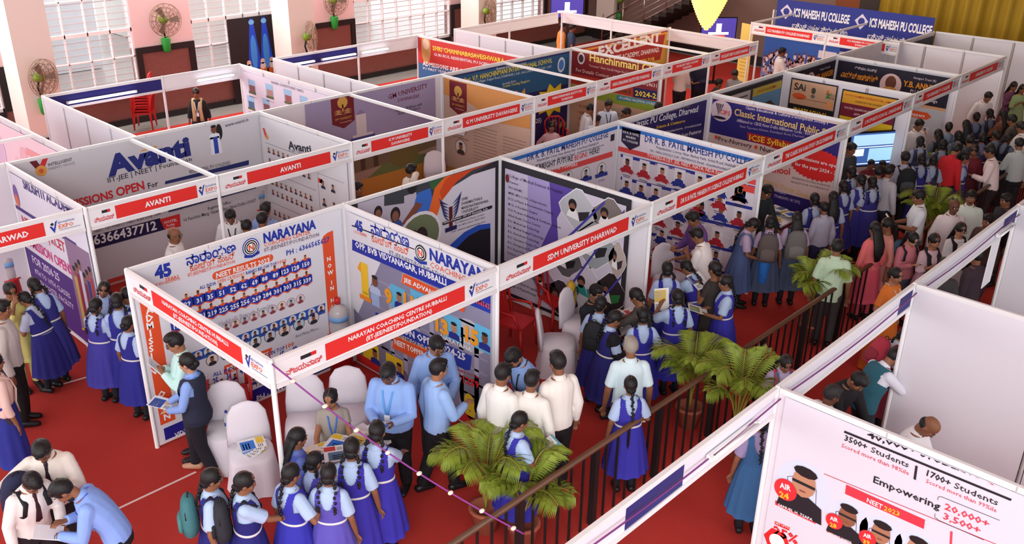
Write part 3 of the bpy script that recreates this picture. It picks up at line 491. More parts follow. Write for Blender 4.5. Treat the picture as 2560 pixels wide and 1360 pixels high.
# international school stall
P = Print((8.95, YB), (11.9, YB)); P.sheet(.08, .05, 2.86, 2.3, '#2c2560')
for t, a, b, c, ch, bd in (('Classic Educational & Cultural Development Society’s', (1601, 300), (1725, 266), '#b08a6a', 6, .3), ('Classic PU College, Dharwad', (1580, 320), (1744, 279), W_, 17, .6), ('Science & Commerce', (1640, 322), (1712, 305), YE, 8, .8), ('7760863090, 7996832328', (1662, 333), (1752, 313), W_, 5, .3), ('Salient Features', (1695, 345), (1752, 331), W_, 9, .6)): P.text(t, a, b, c, ch, bd)
P.qpx([(1690, 338), (1758, 322), (1752, 338), (1690, 356)], '#3c3266', 2); P.done('banner', 'deep violet college banner with white title on the rear wall', 'banner', None, BAN)
P = Print((12, YB), (12, 0)); P.sheet(.06, .05, 2.78, 2.34, '#d9bfba'); P.rect(.06, 1.62, 2.78, 2.3, '#2d2470', 1); P.poly([(1.9, 1.62), (2.78, 1.62), (2.78, 1.45)], '#2d2470', 1)
for t, a, b, c, ch, bd in (('Classic Educational & Cultural Development Society’s', (1864, 272), (2070, 311), '#e4d8e4', 8, .4), ('Classic International Public School', (1836, 287), (2110, 350), '#e8c27a', 17, 1), ('Affiliated to CBSE New Delhi Affiliation Code : 830567', (1842, 304), (2040, 341), '#d8c8d8', 8, .4), ('Near Tapovana Ashram, Kamalapur Road, Dharwad', (1850, 318), (2010, 345), '#b0a0c4', 6, .3), ('ICSE Syllabus', (1873, 350), (1985, 372), YE, 15, 1), ('Pre-Nursery', (1796, 351), (1880, 370), '#3a2230', 11, .6), ('Nursery', (1900, 376), (1960, 390), '#3a2230', 12, .6),
    ('School', (1918, 428), (1975, 437), RD, 17, 1), ('Reserve Your Seat', (1890, 448), (2020, 496), '#e4b45a', 12, .6), ('contact:', (1932, 478), (1965, 487), '#d8c8e8', 8, .3), ('7760863090 / 81 5992', (1935, 492), (2000, 510), '#d8c8e8', 8, .3), ('SEPARATE HOSTELS & VEHICLE', (1980, 446), (2075, 468), '#4a3050', 5, .3), ('FACILITY FOR OUTSIDE BOYS', (1978, 456), (2072, 477), '#4a3050', 5, .3)): P.text(t, a, b, c, ch, bd, l=6)
P.qpx([(1868, 330), (1990, 358), (1985, 385), (1960, 378), (1870, 350)], '#a8262a', 4); P.epx((1791, 343), 5, '#e0522a', 3); P.epx((1890, 368), 5, '#e0522a', 3)
u, z = P.uv(1803, 277); P.ell(u, z, .24, .21, '#d8c0c8', 3); P.tm('CIPS', u+.09, z-.06, .09, RD, .8, l=7)
for k in range(4): P.poly([(u-.05, z-.1), (u-.13+.05*k, z+.13), (u-.1+.05*k, z+.14)], '#2a2038', 5)
P.ell(u-.02, z-.14, .15, .03, '#2a2038', 5)
u, z = P.uv(2043, 413); P.poly([(u+(.52+.05*(k % 2))*math.cos(k*PI/36), z+(.28+.03*(k % 2))*math.sin(k*PI/36)) for k in range(72)], '#d42a28', 4); P.tm('Admissions are open', u, z+.04, .07, W_, .8, l=7); P.tm('for the year 2024 - 25', u, z-.1, .07, W_, .8, l=7)
P.rect(.06, .3, 2.78, .78, '#2d2470', 2); P.done('banner', 'school banner with violet header and a red starburst seal', 'banner', None, BAN)
# sports school stall
P = Print((12, YB), (14.9, YB)); P.sheet(.1, .2, 2.85, 2.33, '#3c4048'); P.rect(.12, 2.24, 2.8, 2.3, '#1d1c22', 1); P.rect(.14, 1.2, 1.5, 2.22, '#b9b2ae', 1); P.rect(1.6, 1.2, 2.82, 2.22, '#5f8db0', 1); P.poly([(1.6, 1.5), (1.9, 1.8), (2.4, 1.85), (2.82, 1.6), (2.82, 1.2), (1.6, 1.2)], '#4a3a34', 3)
for k in range(6): P.rect(1.9+.14*k, 1.45, 1.99+.14*k, 1.7, '#8a98a0', 4)
P.rect(1.6, 2.05, 2.82, 2.22, '#b9a440', 2); lines(P, .22, 2.1, 1.4, 7, .11, '#5f5a60', .04); P.tm('SPORTS & ACADEMIC', 2.2, 2.1, .06, '#8a2a2a', .5); P.done('banner', 'grey and sky-blue building banner on the rear wall of the sports stall', 'banner', None, BAN)
def easel(P, u0, z0, u1, z1): P.sheet(u0, z0, u1, z1, '#2a2830'); P.rect(u0+.03, z0+.03, u1-.03, z1-.03, '#c9a182', 1)
P = Print((14.9, YB), (14.9, 0)); easel(P, .22, .9, 1.3, 2.3); P.rect(.25, 1.3, 1.27, 1.75, '#1f1d20', 2)
P.tm('SAi', .45, 2.06, .15, BK, 1.2); P.ell(.46, 1.93, .16, .07, '#d8582e', 3); P.ell(.77, 2.1, .05, .07, '#4a463e', 3); P.ell(.77, 1.98, .05, .04, '#6a665e', 3); P.poly([(1.05, 1.98), (1.12, 2.14), (1.15, 2.02)], '#5a9a4a', 3); P.poly([(1.05, 2.14), (1.12, 2.18), (1.1, 2.08)], '#e0622e', 3); P.tm('KHELO', 1.17, 2.06, .05, '#35502c', .6); P.tm('INDIA', 1.17, 1.99, .05, '#35502c', .6); P.ell(1.15, 1.85, .08, .08, '#e09a5e', 3)
P.tm('SPORTS SCHOOL', .76, 1.58, .1, YE, 1.5, wmax=.8); P.tm('CHANDARGI', .76, 1.41, .1, YE, 1.5, wmax=.6); P.tm('MINISTRY OF YOUTH AFFAIRS AND SPORTS', .77, 1.88, .025, BK, .3); P.rect(.25, .95, 1.27, 1.28, '#c8b070', 2)
P.done('framed_poster', 'black-framed sports school poster with yellow lettering on a black band', 'poster', None, 'framed posters in the sports stall')
P = Print((14.9, YB), (14.9, 0)); easel(P, 1.4, .75, 2.6, 2.26); P.rect(1.43, 1.98, 2.57, 2.23, '#e0a22e', 2); P.rect(1.43, 1.7, 2.57, 1.98, '#7d2038', 2); P.rect(1.43, 1.2, 2.57, 1.7, '#e6c428', 2)
P.tm('YOUTH CHAMBER INTERNATIONAL CAMPUS', 2, 2.13, .045, '#b03a2a', .6, wmax=1.05); P.tm('DIVISION FOR SPORTS', 2, 2.03, .04, '#2a2a30', .5); P.tm('YOUTH CHAMPION RESIDENTIAL CAMP', 2, 1.86, .05, '#f2d8dc', .6, wmax=1.0); P.tm('APPLY FOR NOW', 2, 1.76, .05, '#f2d8dc', .6)
P.ell(1.8, 1.25, .36, .42, '#a9c4d4', 3, 24); P.ell(1.8, 1.3, .28, .05, '#e6dcd6', 4); P.ell(1.8, 1.38, .2, .05, '#d8ccc4', 5); P.poly([(1.72, 1.42), (1.8, 1.52), (1.88, 1.42)], '#c9b4b0', 6); P.rect(1.5, 1.0, 2.1, 1.22, '#8a8470', 5); P.rect(1.43, .78, 2.57, 1.0, '#e6c428', 3); P.poly([(2.3, 1.0), (2.57, 1.5), (2.57, .78)], '#d8602a', 4); P.poly([(2.35, 1.1), (2.57, 1.35), (2.57, 1.1)], '#2a3a80', 5); P.ell(1.95, .85, .45, .2, '#d9c9cc', 5); lines(P, 1.65, .95, 2.3, 5, .04, '#4a4048', .012)
P.done('framed_poster', 'black-framed yellow and maroon poster with a domed building', 'poster', None, 'framed posters in the sports stall')
# black and orange banner stall
def annig(P, u0, u1, flip):
    P.sheet(u0, .1, u1, 2.33, '#b9bcc4'); P.rect(u0, 1.62, u1, 2.3, '#211d2e', 1); P.rect(u0, 1.56, u1, 1.62, '#d8a070', 1); k = (u1-u0)/2.5
    u = (u0+u1)/2; P.ell(u, 1.94, .24*k, .25, '#d8b8b8', 2); P.ell(u, 1.98, .12*k, .16, '#6a4030', 3); P.ell(u, 1.83, .15*k, .06, '#c8904a', 4)
    P.tm('ವಾಯ್.ಬಿ.ಅಣ್ಣಿಗೇರಿ', u-.72*k, 1.93, .13, '#e0922a', 1.5, wmax=.85*k); P.tm('ಶಿಕ್ಷಣ ಸಂಸ್ಥೆ', u-.6*k, 2.16, .06, '#d8d0d8', .4, wmax=.5*k); P.tm('ಪದವಿ ಪೂರ್ವ ವಿಜ್ಞಾನ, ವಾಣಿಜ್ಯ ಮಹಾವಿದ್ಯಾಲಯ', u-.7*k, 1.74, .07, '#d8d0d8', .6, wmax=.9*k)
    P.tm('Annigeri Trust (R)', u+.7*k, 2.16, .05, '#d8d0d8', .4, wmax=.55*k); P.tm('Y.B. ANNIGERI', u+.72*k, 1.96, .13, '#e0922a', 1.8, wmax=.9*k); P.tm('PU Science &', u+.7*k, 1.84, .08, '#d8d0d8', .6, wmax=.5*k); P.tm('Commerce College', u+.7*k, 1.71, .08, '#d8d0d8', .6, wmax=.7*k)
P = Print((14.9, YB), (17.45, YB)); annig(P, .06, 2.5, 0); P.done('banner', 'narrow black banner with orange lettering and round portrait on the rear wall', 'banner', None, BAN)
P = Print((17.45, YB), (17.45, 0)); annig(P, .08, 2.72, 0); P.poly([(1.7, 1.46), (2.35, 1.46), (2.45, 1.38), (2.35, 1.3), (1.7, 1.3)], '#d8562a', 3); P.tm('Our Toppers', 2.0, 1.34, .08, W_, .8); P.rect(1.4, 1.2, 1.9, 1.27, '#7a2a80', 3)
for j in range(3):
    for i in range(8): P.face(.75+i*.23, 1.05-j*.22, .085, bgc='#cdd0d8', shirt=['#a02838', '#2f3a70', '#3a3a40', '#c88a3a'][(i+j) % 4], k=i*j, sq=True)
P.rect(1.2, .42, 1.95, .5, '#c83a2e', 3)
for i in range(5): P.face(1.2+i*.25, .28, .09, bgc='#cdd0d8', k=i, sq=True)
P.rect(2.3, .3, 2.6, .4, '#4a4a9a', 3); P.done('banner', 'black header banner with orange title above rows of student portraits', 'banner', None, BAN)
# residential college (middle row, first stall)
P = Print((.5, YW), (4.8, YW)); P.sheet(.08, .05, 4.25, 2.36, '#cfcfd6')
for t, a, b, c, ch, bd in (('INTELLIGENT', (121, 416), (181, 401), '#45424e', 8, .8), ('PARENTS CHOICE', (121, 426), (187, 410), '#77747e', 7, .2), ('Avanti', (270, 440), (478, 385), '#28327e', 50, 3), ('IIT-JEE | NEET | Foundation', (270, 457), (480, 402), '#3c3a46', 13, .5), ('RESIDENTIAL PU COLLEGES', (474, 434), (576, 410), '#45424e', 9, .4), ('ADMISSIONS', (130, 533), (284, 494), '#d03038', 21, 1.8), ('OPEN', (292, 491), (362, 472), '#d03038', 22, 1.8), ('For', (371, 472), (396, 464), '#35323c', 15, 1),
    ('7,8 & 10 Boards & Foundation Batch', (216, 572), (356, 538), '#45424e', 8, .4), ('(JEE, NEET, CET+NEET) • NEET & JEE Long Term', (216, 588), (402, 536), '#45424e', 8, .4), ('6366437712', (236, 612), (392, 573), W_, 24, 1.2), ('HOSTEL', (411, 560), (443, 552), W_, 7, .5), ('Facility', (417, 567), (437, 562), W_, 6, .4), ('Available', (414, 576), (438, 570), W_, 6, .4), ('Vidyanagar Hubli | Keshwapur Hubli | Gandhinagar, Dharwad | Shivagiri Dharwad', (430, 529), (640, 471), '#45424e', 6, .3), ('Registered Office :', (520, 525), (580, 507), '#35323c', 8, .5), ('16 Paschimi Marg, Vasant Vihar, New Delhi-110057', (460, 554), (640, 504), '#45424e', 9, .5), ('www.avanti.in', (563, 318), (621, 302), '#3c3a46', 9, .4)): P.text(t, a, b, c, ch, bd)
P.qpx([(352, 376), (391, 364), (391, 368), (353, 379)], '#e8a03a', 3); P.qpx([(413, 453), (622, 400), (622, 412), (412, 461)], '#26306e', 2); P.qpx([(420, 518), (640, 456), (640, 470), (421, 531)], '#26306e', 2); P.qpx([(218, 593), (400, 545), (412, 574), (222, 627)], '#231f4c', 2); P.qpx([(399, 548), (449, 534), (452, 566), (412, 575)], '#d83434', 3)
P.qpx([(72, 400), (90, 397), (100, 413), (97, 425), (88, 421)], '#6a1f30', 2); P.qpx([(105, 393), (119, 391), (112, 417), (98, 416)], '#cf3038', 3); P.epx((103, 427), 14, '#e0a050', 4); P.epx((103, 427), 6, '#d0623a', 5)
u, z = P.uv(535, 335); P.face(u, z+.06, .15, shirt='#e6ecf4', l=3); P.poly([(u-.09, z-.05), (u+.09, z-.05), (u+.12, z-.36), (u-.1, z-.36)], '#e4eaf4', 5); P.rect(u-.03, z-.35, u+.05, z-.05, '#2f48b0', 6); P.ell(u+.1, z+.02, .06, .14, '#241f22', 4)
P.rect(.08, .05, 4.25, .13, '#d24a40', 2); P.done('banner', 'very wide white college banner with big navy title and medal emblem', 'banner', None, BAN)
P = Print((4.8, YW), (4.8, YQ)); P.sheet(.06, .1, 2.55, 2.34, '#dcdbe0'); P.text('Avanti', (722, 371), (779, 383), '#2c2c3c', 19, 1.5); P.text('IIT-JEE | NEET | Foundation', (723, 377), (790, 393), '#55525c', 5, .2); P.qpx([(657, 320), (661, 320), (668, 340), (664, 345)], '#d8402a', 3); P.epx((668, 343), 6, '#e0a050', 4)
for j in range(9):
    if j not in (2, 5): [P.face(.25+i*.15, 1.75-j*.2, .062, bgc='#d8cfd0', shirt=['#5a4a50', '#8a3a3a', '#3a4464'][(i+j) % 3], k=i+j, sq=True) for i in range(9)]
for j in range(3):
    for i in range(2): P.face(1.85+i*.28, 1.5-j*.32, .09, bgc='#dcd6da', shirt='#3a3a48', k=i+j)
for z in (1.86, 1.32, .72): P.rect(.15, z, 1.62, z+.01, '#8a8890', 2)
for z in (1.66, .78, .2): P.rect(1.7, z, 2.45, z+.008, '#8a8890', 2)
P.rect(1.7, .2, 1.708, 1.66, '#8a8890', 2); P.rect(1.72, 1.5, 1.84, 1.58, RD, 3); P.done('banner', 'white banner packed with small student portraits on the residential college side wall', 'banner', None, BAN)
# purple university
def crest(P, u, z, w): P.poly([(u-w, z+1.3*w), (u+w, z+1.3*w), (u+w, z-.9*w), (u, z-1.35*w), (u-w, z-.9*w)], '#6f2028', 3); P.ell(u, z+.55*w, .45*w, .42*w, '#c99a4a', 4); P.rect(u-.06*w, z-.1*w, u+.06*w, z+.4*w, '#c99a4a', 4); [P.poly([(u, z-.1*w-k*.12*w), (u+sg*.4*w, z+.05*w-k*.12*w), (u+sg*.8*w, z-.05*w-k*.12*w), (u+sg*.4*w, z-.03*w-k*.12*w)], '#d8b26a', 4) for k in range(3) for sg in (-1, 1)]; P.tm('GM UNIVERSITY', u, z-.68*w, .17*w, '#c99a4a', .4, l=5, wmax=1.5*w); P.tm('Innovating Minds', u+.2*w, z-.93*w, .11*w, '#d8b2a2', .2, l=5, wmax=1.1*w)
P = Print((4.8, YW), (9.2, YW)); P.sheet(.95, .05, 4.2, 2.36, '#9d92b4')
u, z = P.uv(857, 275); crest(P, u, z, .27)
for t, a, b, c, ch, bd in (('GM UNIVERSITY', (971, 249), (1069, 219), '#6f2038', 13, .4), ('DAVANAGERE', (995, 255), (1048, 243), '#6f2038', 9, .2), ('Inspiring Brilliance with', (990, 280), (1055, 263), '#3c2f4a', 8, .4), ('Academic Excellence', (995, 288), (1050, 272), '#3c2f4a', 8, .4)): P.text(t, a, b, c, ch, bd)
P.rect(2.0, .9, 2.5, 1.55, '#d6c8cc', 2); P.rect(2.1, 1.55, 2.35, 1.95, '#d6c8cc', 2); P.poly([(2.1, 1.95), (2.22, 2.05), (2.35, 1.95)], '#8a7aa8', 2); P.rect(1.95, 1.43, 2.55, 1.5, '#4a4a88', 3)
for k in range(3): P.rect(2.05+k*.16, 1.1, 2.15+k*.16, 1.35, '#5a5a9a', 3)
P.rect(.08, .05, 4.2, 1.25, '#a88a78', 4); P.rect(.08, .05, 4.2, .6, '#c98a3e', 5); P.poly([(2.3, .6), (2.7, .8), (3.4, .85), (4.2, .75), (4.2, .6)], '#6f7a48', 6); P.poly([(1.3, 1.25), (4.2, 1.25), (4.2, .9), (3.2, .82), (1.3, .75)], '#7a6650', 5)
for k in range(7): P.rect(.5+k*.33, .8, .62+k*.33, 1.1, '#57402f', 6)
P.ell(1.6, .75, .2, .2, '#d8cdd4', 7); P.ell(3.3, .9, .4, .25, '#7a6a3c', 7); P.done('banner', 'lilac cloth university banner with maroon shield and tower drawing, sandy campus photo below', 'banner', None, BAN)
P = Print((9.2, YW), (9.2, YQ)); P.sheet(.1, .05, 2.6, 2.36, '#c2a594'); P.poly([(.1, 2.36), (2.6, 2.36), (2.6, 1.75), (1.7, 1.7), (.9, 1.95), (.1, 2.0)], '#c98a4e', 1)
crest(P, .55, 2.0, .26); P.face(.62, 1.38, .17, bgc='#d8cfc8', ring='#8a6a5a', shirt='#e8e4e4')
for k in range(14): P.rect(1.0, 1.5-k*.07, 1.7-.02*(k % 3), 1.512-k*.07, '#86685c', 2); P.rect(1.85, 1.45-k*.07, 2.5-.03*(k % 4), 1.462-k*.07, '#86685c', 2)
P.face(.62, .95, .16, bgc='#d8cfc8', ring='#8a6a5a', shirt='#4a3a34'); P.rect(.1, .05, 2.6, .45, '#b9814a', 2); P.tm('Late Sri G M Mallikarjunappa', .62, 1.14, .03, '#4a3a34', .3); P.done('banner', 'beige and ochre university banner with round portraits and text columns', 'banner', None, BAN)
# blue international school
P = Print((9.2, YW), (13.45, YW)); P.sheet(.1, .1, 4.15, 2.33, '#2a245e'); P.rect(.1, 1.55, 4.15, 2.3, '#2a5a84', 1); P.rect(.1, 1.72, 2.0, 1.55, '#2a5a84', 1)
for t, a, b, c, ch, bd in (('Shantesh Educational Society’s', (1240, 175), (1315, 160), W_, 6, .2), ('Smt. V.P. HANCHINMANI INTERNATIONAL SCHOOL', (1160, 207), (1380, 156), '#e4d24a', 13, 1), ('Nehru Nagar, Kelgeri Road, DHARWAD | Cell : 6362120816, 9019861000 / 1007', (1180, 210), (1378, 169), '#cfdbe4', 7, .4), ('Knowledge Partner', (1256, 213), (1290, 204), '#cfdbe4', 6, .3), ('Creative Teaching, Bangalore', (1256, 220), (1324, 204), '#d8d46a', 7, .5), ('(2024-25)', (1310, 315), (1353, 305), W_, 11, .5)): P.text(t, a, b, c, ch, bd)
P.epx((1403, 162), 19, '#cfd8e8', 3, .75); P.epx((1403, 162), 13, '#4a7ac0', 4, .75)
u, z = P.uv(1380, 250); P.poly([(u+(.62 if k % 2 else .42)*math.cos(k*PI/9), z+(.42 if k % 2 else .27)*math.sin(k*PI/9)) for k in range(18)], '#e8c82e', 3); P.tm('ADMISSIONS', u, z+.05, .1, RD, 1); P.tm('OPEN', u, z-.12, .12, RD, 1)
u, z = P.uv(1300, 262); P.poly([(u+(.4 if k % 2 else .25)*math.cos(k*PI/8), z+(.4 if k % 2 else .25)*math.sin(k*PI/8)) for k in range(16)], '#d8a050', 3)
for x, y in ((1385, 310), (1406, 312)): P.fpx((x, y), 11, bgc='#b8906a', shirt='#2a2024')
P.done('banner', 'teal and navy school banner with yellow title and starbursts', 'banner', None, BAN)
P = Print((13.45, YW), (13.45, YQ)); P.sheet(.05, .1, 2.6, 2.36, '#c9a88c'); P.rect(.05, 1.8, 2.6, 2.34, '#7d2228', 1); P.rect(.05, 1.55, 2.6, 1.8, '#b83a2e', 1); P.rect(.05, 1.3, 2.6, 1.53, '#8fa83c', 1)
for t, a, b, c, ch, bd in (('Hanchinmani Classes', (1474, 152), (1680, 192), '#ecd068', 20, 1.2), ('“Perunnur” Near Gandhi Nagar Bus Depot, Dharwad', (1472, 166), (1610, 193), '#d8b0a8', 6, .3), ('For Details Contact : 6364834444, 0836-2463185', (1440, 178), (1655, 222), '#e8c8c0', 9, .4), ('Admissions Started', (1443, 205), (1576, 235), '#3a4a1c', 11, 1), ('UPCOMING VACATION COURSES', (1547, 247), (1640, 264), W_, 7, .8)): P.text(t, a, b, c, ch, bd)
P.epx((1453, 146), 15, '#d8c8c8', 3, .8); P.epx((1453, 146), 10, '#4a3034', 4, .8)
P.qpx([(1583, 217), (1662, 232), (1662, 255), (1583, 243)], '#2a2458', 3); P.text('2024-25', (1588, 238), (1650, 248), '#ecd046', 13, 1.5, l=5); P.qpx([(1542, 237), (1660, 258), (1660, 268), (1542, 250)], '#2f8a98', 3)
P.rect(1.2, .9, 2.55, 1.2, '#b8a890', 2)
for k in range(8): P.tm(('• KCET-JEE', '• NEET Crash', '• 3000+', '• 10 Lakh')[k % 4], .3+(k//4)*1.0, 1.02-(k % 4)*.16, .07, '#b0402e' if k < 4 else '#5a4a3c', .8, 'l')
P.done('banner', 'maroon classes banner with yellow title and green strip', 'banner', None, BAN)
# red academy
P = Print((13.45, YW), (17.6, YW)); P.sheet(.1, .1, 4.1, 2.34, '#a83230'); P.rect(.1, 2.26, 4.1, 2.31, '#e0a040', 1)
for t, a, b, c, ch, bd in (('27 Years of Excellence', (1527, 117), (1612, 98), '#e0a848', 7, .6), ('EXCELLENT', (1495, 142), (1651, 101), W_, 25, 3), ('NEET ACADEMY, DHARWAD.', (1530, 152), (1648, 129), W_, 12, 1.2)): P.text(t, a, b, c, ch, bd)
P.rect(.1, 1.05, 4.1, 1.6, '#c8a84a', 1); P.poly([(.6, 1.58), (3.4, 1.58), (3.2, 1.22), (.6, 1.22)], '#332c5c', 2); P.text('ADMISSION OPEN FOR', (1540, 173), (1636, 151), '#ecd046', 10, 1.5); P.poly([(3.9, 2.3), (4.1, 2.3), (4.1, 1.0), (3.6, 1.0)], '#d0a64a', 2); P.done('banner', 'red academy banner with huge white title and gold edge', 'banner', None, BAN)
# rear row banners
P = Print((6.68, YC), (6.68, YW)); P.sheet(.15, .2, 3.4, 2.28, '#ddd8e6'); P.text('KAHER CONSTITUENT UNITS', (679, 208), (759, 232), '#6a6672', 6.5, .4)
for i, (x, y) in enumerate(((630, 218), (674, 229), (720, 243), (628, 258), (666, 265), (760, 260))):
    u, z = P.uv(x, y); P.rect(u-.14, z-.14, u+.14, z+.16, '#9cc4e4', 2); P.rect(u-.1, z-.12, u+.12, z+.04, ['#8a5a5a', '#b08a84', '#a05a5a', '#4a6a8a'][i % 4], 3); P.rect(u-.14, z-.15, u+.14, z-.1, '#5a6a4a', 4); P.rect(u-.15, z-.22, u+.15, z-.205, '#a09ca8', 2)
P.done('banner', 'pale lilac banner with six small building photos', 'banner', None, BAN)
P = Print((11.8, YC), (11.8, YW)); P.sheet(.05, .2, 3.6, 2.36, '#c93c38'); P.rect(.05, .9, 3.6, 1.72, '#3a6a9c', 1)
for t, a, b, c, ch, bd in (('SHRI CHANNABASAVESHWARA', (1082, 125), (1262, 158), '#ecd23e', 11, 1.5), ('GURUKUL RESIDENTIAL PU SCIENCE COLLEGE', (1085, 139), (1280, 176), W_, 7, .8), ('ADMISSIONS ARE OPEN', (1057, 163), (1180, 188), W_, 11, 1.5), ('PU FIRST YEAR 2024-25', (1058, 173), (1150, 190), W_, 6, .8)): P.text(t, a, b, c, ch, bd)
u, z = P.uv(1065, 120); P.ell(u, z, .18, .4, '#c89a5a', 2); P.ell(u, z+.1, .12, .14, '#e8c8b0', 3); P.rect(.6, 2.2, 2.4, 2.215, '#e8c0b8', 2); P.rect(.6, 1.78, 2.6, 1.79, '#e8c0b8', 2); P.done('banner', 'red gurukul banner with yellow title and blue admissions strip', 'banner', None, BAN)
P = Print((1.4, YC), (1.4, YW)); P.sheet(.05, .2, 3.6, 2.3, '#eed3de')
for k in range(9): P.ell(.4+k*.36, 1.5+.3*math.sin(k*2.1), .2, .3, ['#e8b8c4', '#d8c0dc', '#c8b4a8', '#e8c8d0'][k % 4], 2+k % 3)
for k in range(5): P.rect(2.0, 1.95-k*.22, 3.4, 2.08-k*.22, ['#e8a0a4', '#e6888c'][k % 2], 5)
P.done('banner', 'washed-out pink banner beside the window wall', 'banner', None, BAN)
# purple banner academy
P = Print((.5, YW), (.5, YQ)); P.sheet(.08, .1, 2.6, 2.3, '#d9d5e2'); 
for t, a, b, c, ch, bd in (('SRUSHTI ACADEMY', (60, 470), (190, 545), '#453478', 22, 1.5),): P.text(t, a, b, c, ch, bd)
P.rect(.08, 1.72, 2.2, 1.78, '#453478', 2); P.tm('NEET | JEE | KCET', 1.0, 1.5, .16, '#c83a50', 1, wmax=1.5); P.tm('ADMISSION OPENS', 1.0, 1.18, .16, '#d03a84', 1.2, wmax=1.7); P.rect(.08, .12, 1.9, 1.1, '#4d2f7c', 2); P.tm('FOR 2024-25', .8, .9, .13, '#d8cce6', 1, wmax=1.2); P.tm('8TH TO 10TH CLASSES', .95, .72, .09, '#d8cce6', .6, wmax=1.4); P.tm('WITH HOSTEL FACILITY', .95, .56, .09, '#d8cce6', .6, wmax=1.4); P.tm('PUC', .45, .3, .2, '#d8ae3e', 2)
P.ell(.22, 1.95, .1, .18, '#7a5aa0', 3); P.ell(.22, 1.88, .07, .1, '#d8704a', 4)
P.rect(1.8, .12, 2.58, 1.75, '#8a6f8c', 3)
for k in range(6): u = 1.9+k*.11; P.rect(u, .3, u+.09, 1.2+.08*(k % 3), ['#c4a24a', '#8a2438', '#cfc4d8', '#7a3048', '#2f3a80', '#a83a3a'][k], 4); P.ell(u+.045, 1.28+.08*(k % 3), .045, .07, '#8a5a48', 5); P.ell(u+.045, 1.33+.08*(k % 3), .046, .04, '#221d20', 6)
P.poly([(1.8, .3), (2.58, .55), (2.58, .12), (1.8, .12)], '#5a2a78', 7); P.poly([(1.8, .3), (2.58, .55), (2.58, .58), (1.8, .33)], '#d8a83a', 8); P.done('banner', 'purple and white academy banner with pink and gold lettering and costumed figures', 'banner', None, BAN)
# far end college
P = Print((22.55, 7.3), (22.55, 2.5)); P.sheet(.05, 1.5, 4.75, 2.75, '#2e3a8c'); P.rect(.05, 1.62, 4.75, 1.76, '#cfc07a', 2)
for u in (.1, 2.45):
    P.poly([(u+.08, 2.42), (u+.28, 2.62), (u+.48, 2.42), (u+.28, 2.18)], '#d8d0e0', 2); P.ell(u+.28, 2.41, .1, .1, '#2e3a8c', 3); P.tm('ICS MAHESH PU COLLEGE', u+1.4, 2.3, .24, W_, 2, wmax=1.75); P.tm('ಐಸಿಎಸ್ ಮಹೇಶ ಪಿಯು ಕಾಲೇಜು', u+1.4, 1.95, .16, W_, 1, wmax=1.75); P.tm('INTEGRATED PU COLLEGE WITH NEET JEE', u+1.3, 1.66, .05, '#6a5a2a', .6, wmax=1.9)
P.done('banner', 'twin royal-blue college headers with white lettering on the far-end wall', 'banner', None, BAN)
P = Print((20.9, 6.7), (20.9, 2.9), .0); P.sheet(.05, .1, 2.35, 1.98, '#3a62b4'); P.rect(.05, .1, 2.3, 1.0, '#8a94c8', 1); rnd = random.Random(3)
for k in range(150):
    u, z = .1+1.65*rnd.random(), .5+1.15*rnd.random()*(.75+.25*rnd.random()); P.ell(u, z, .045, .08, ['#e6d0d8', '#d8b8c0', '#c89aa0', '#f0e4e8'][k % 4], 2+k % 3, 7); P.ell(u, z+.08, .03, .035, '#6a3a34', 5, 6)
for k in range(4): P.rect(1.75, 1.55-k*.27, 2.28, 1.76-k*.27, '#e0dce8', 6); lines(P, 1.82, 1.69-k*.27, 2.25, 2, .06, '#8a8898', .02)
P.rect(2.4, .1, 3.7, 1.98, '#8fb4d8', 1); P.rect(2.5, 1.7, 2.85, 1.8, '#d04a50', 2); P.rect(3.0, 1.7, 3.4, 1.8, '#d04a50', 2); lines(P, 2.5, 1.55, 3.5, 6, .12, '#5f84b0', .03); P.done('banner', 'blue banner with a cheering crowd in white at the far-end college', 'banner', None, BAN)
P = Print((20.1, 2.5), (22.5, 2.5)); P.sheet(.4, 1.0, 2.35, 2.3, '#28242e'); lines(P, .6, 2.0, 1.7, 4, .14, '#8a8494', .04); P.face(2.1, 1.85, .16, shirt='#5a4a44'); P.done('wall_poster', 'small dark poster with a portrait on the far-end partition', 'poster', None, BAN)
P = Print((20.3, 7.1), (20.2, 6.66), .0); P.sheet(0, .02, .45, 2.3, '#e8cc6a', .02); P.tm('ICS', .22, 1.5, .1, '#c8a84a', .5); lines(P, .08, 1.3, .38, 6, .1, '#d0a840', .03); P.done('standee', 'tall narrow yellow standee at the edge of the far-end college stall', 'standee')
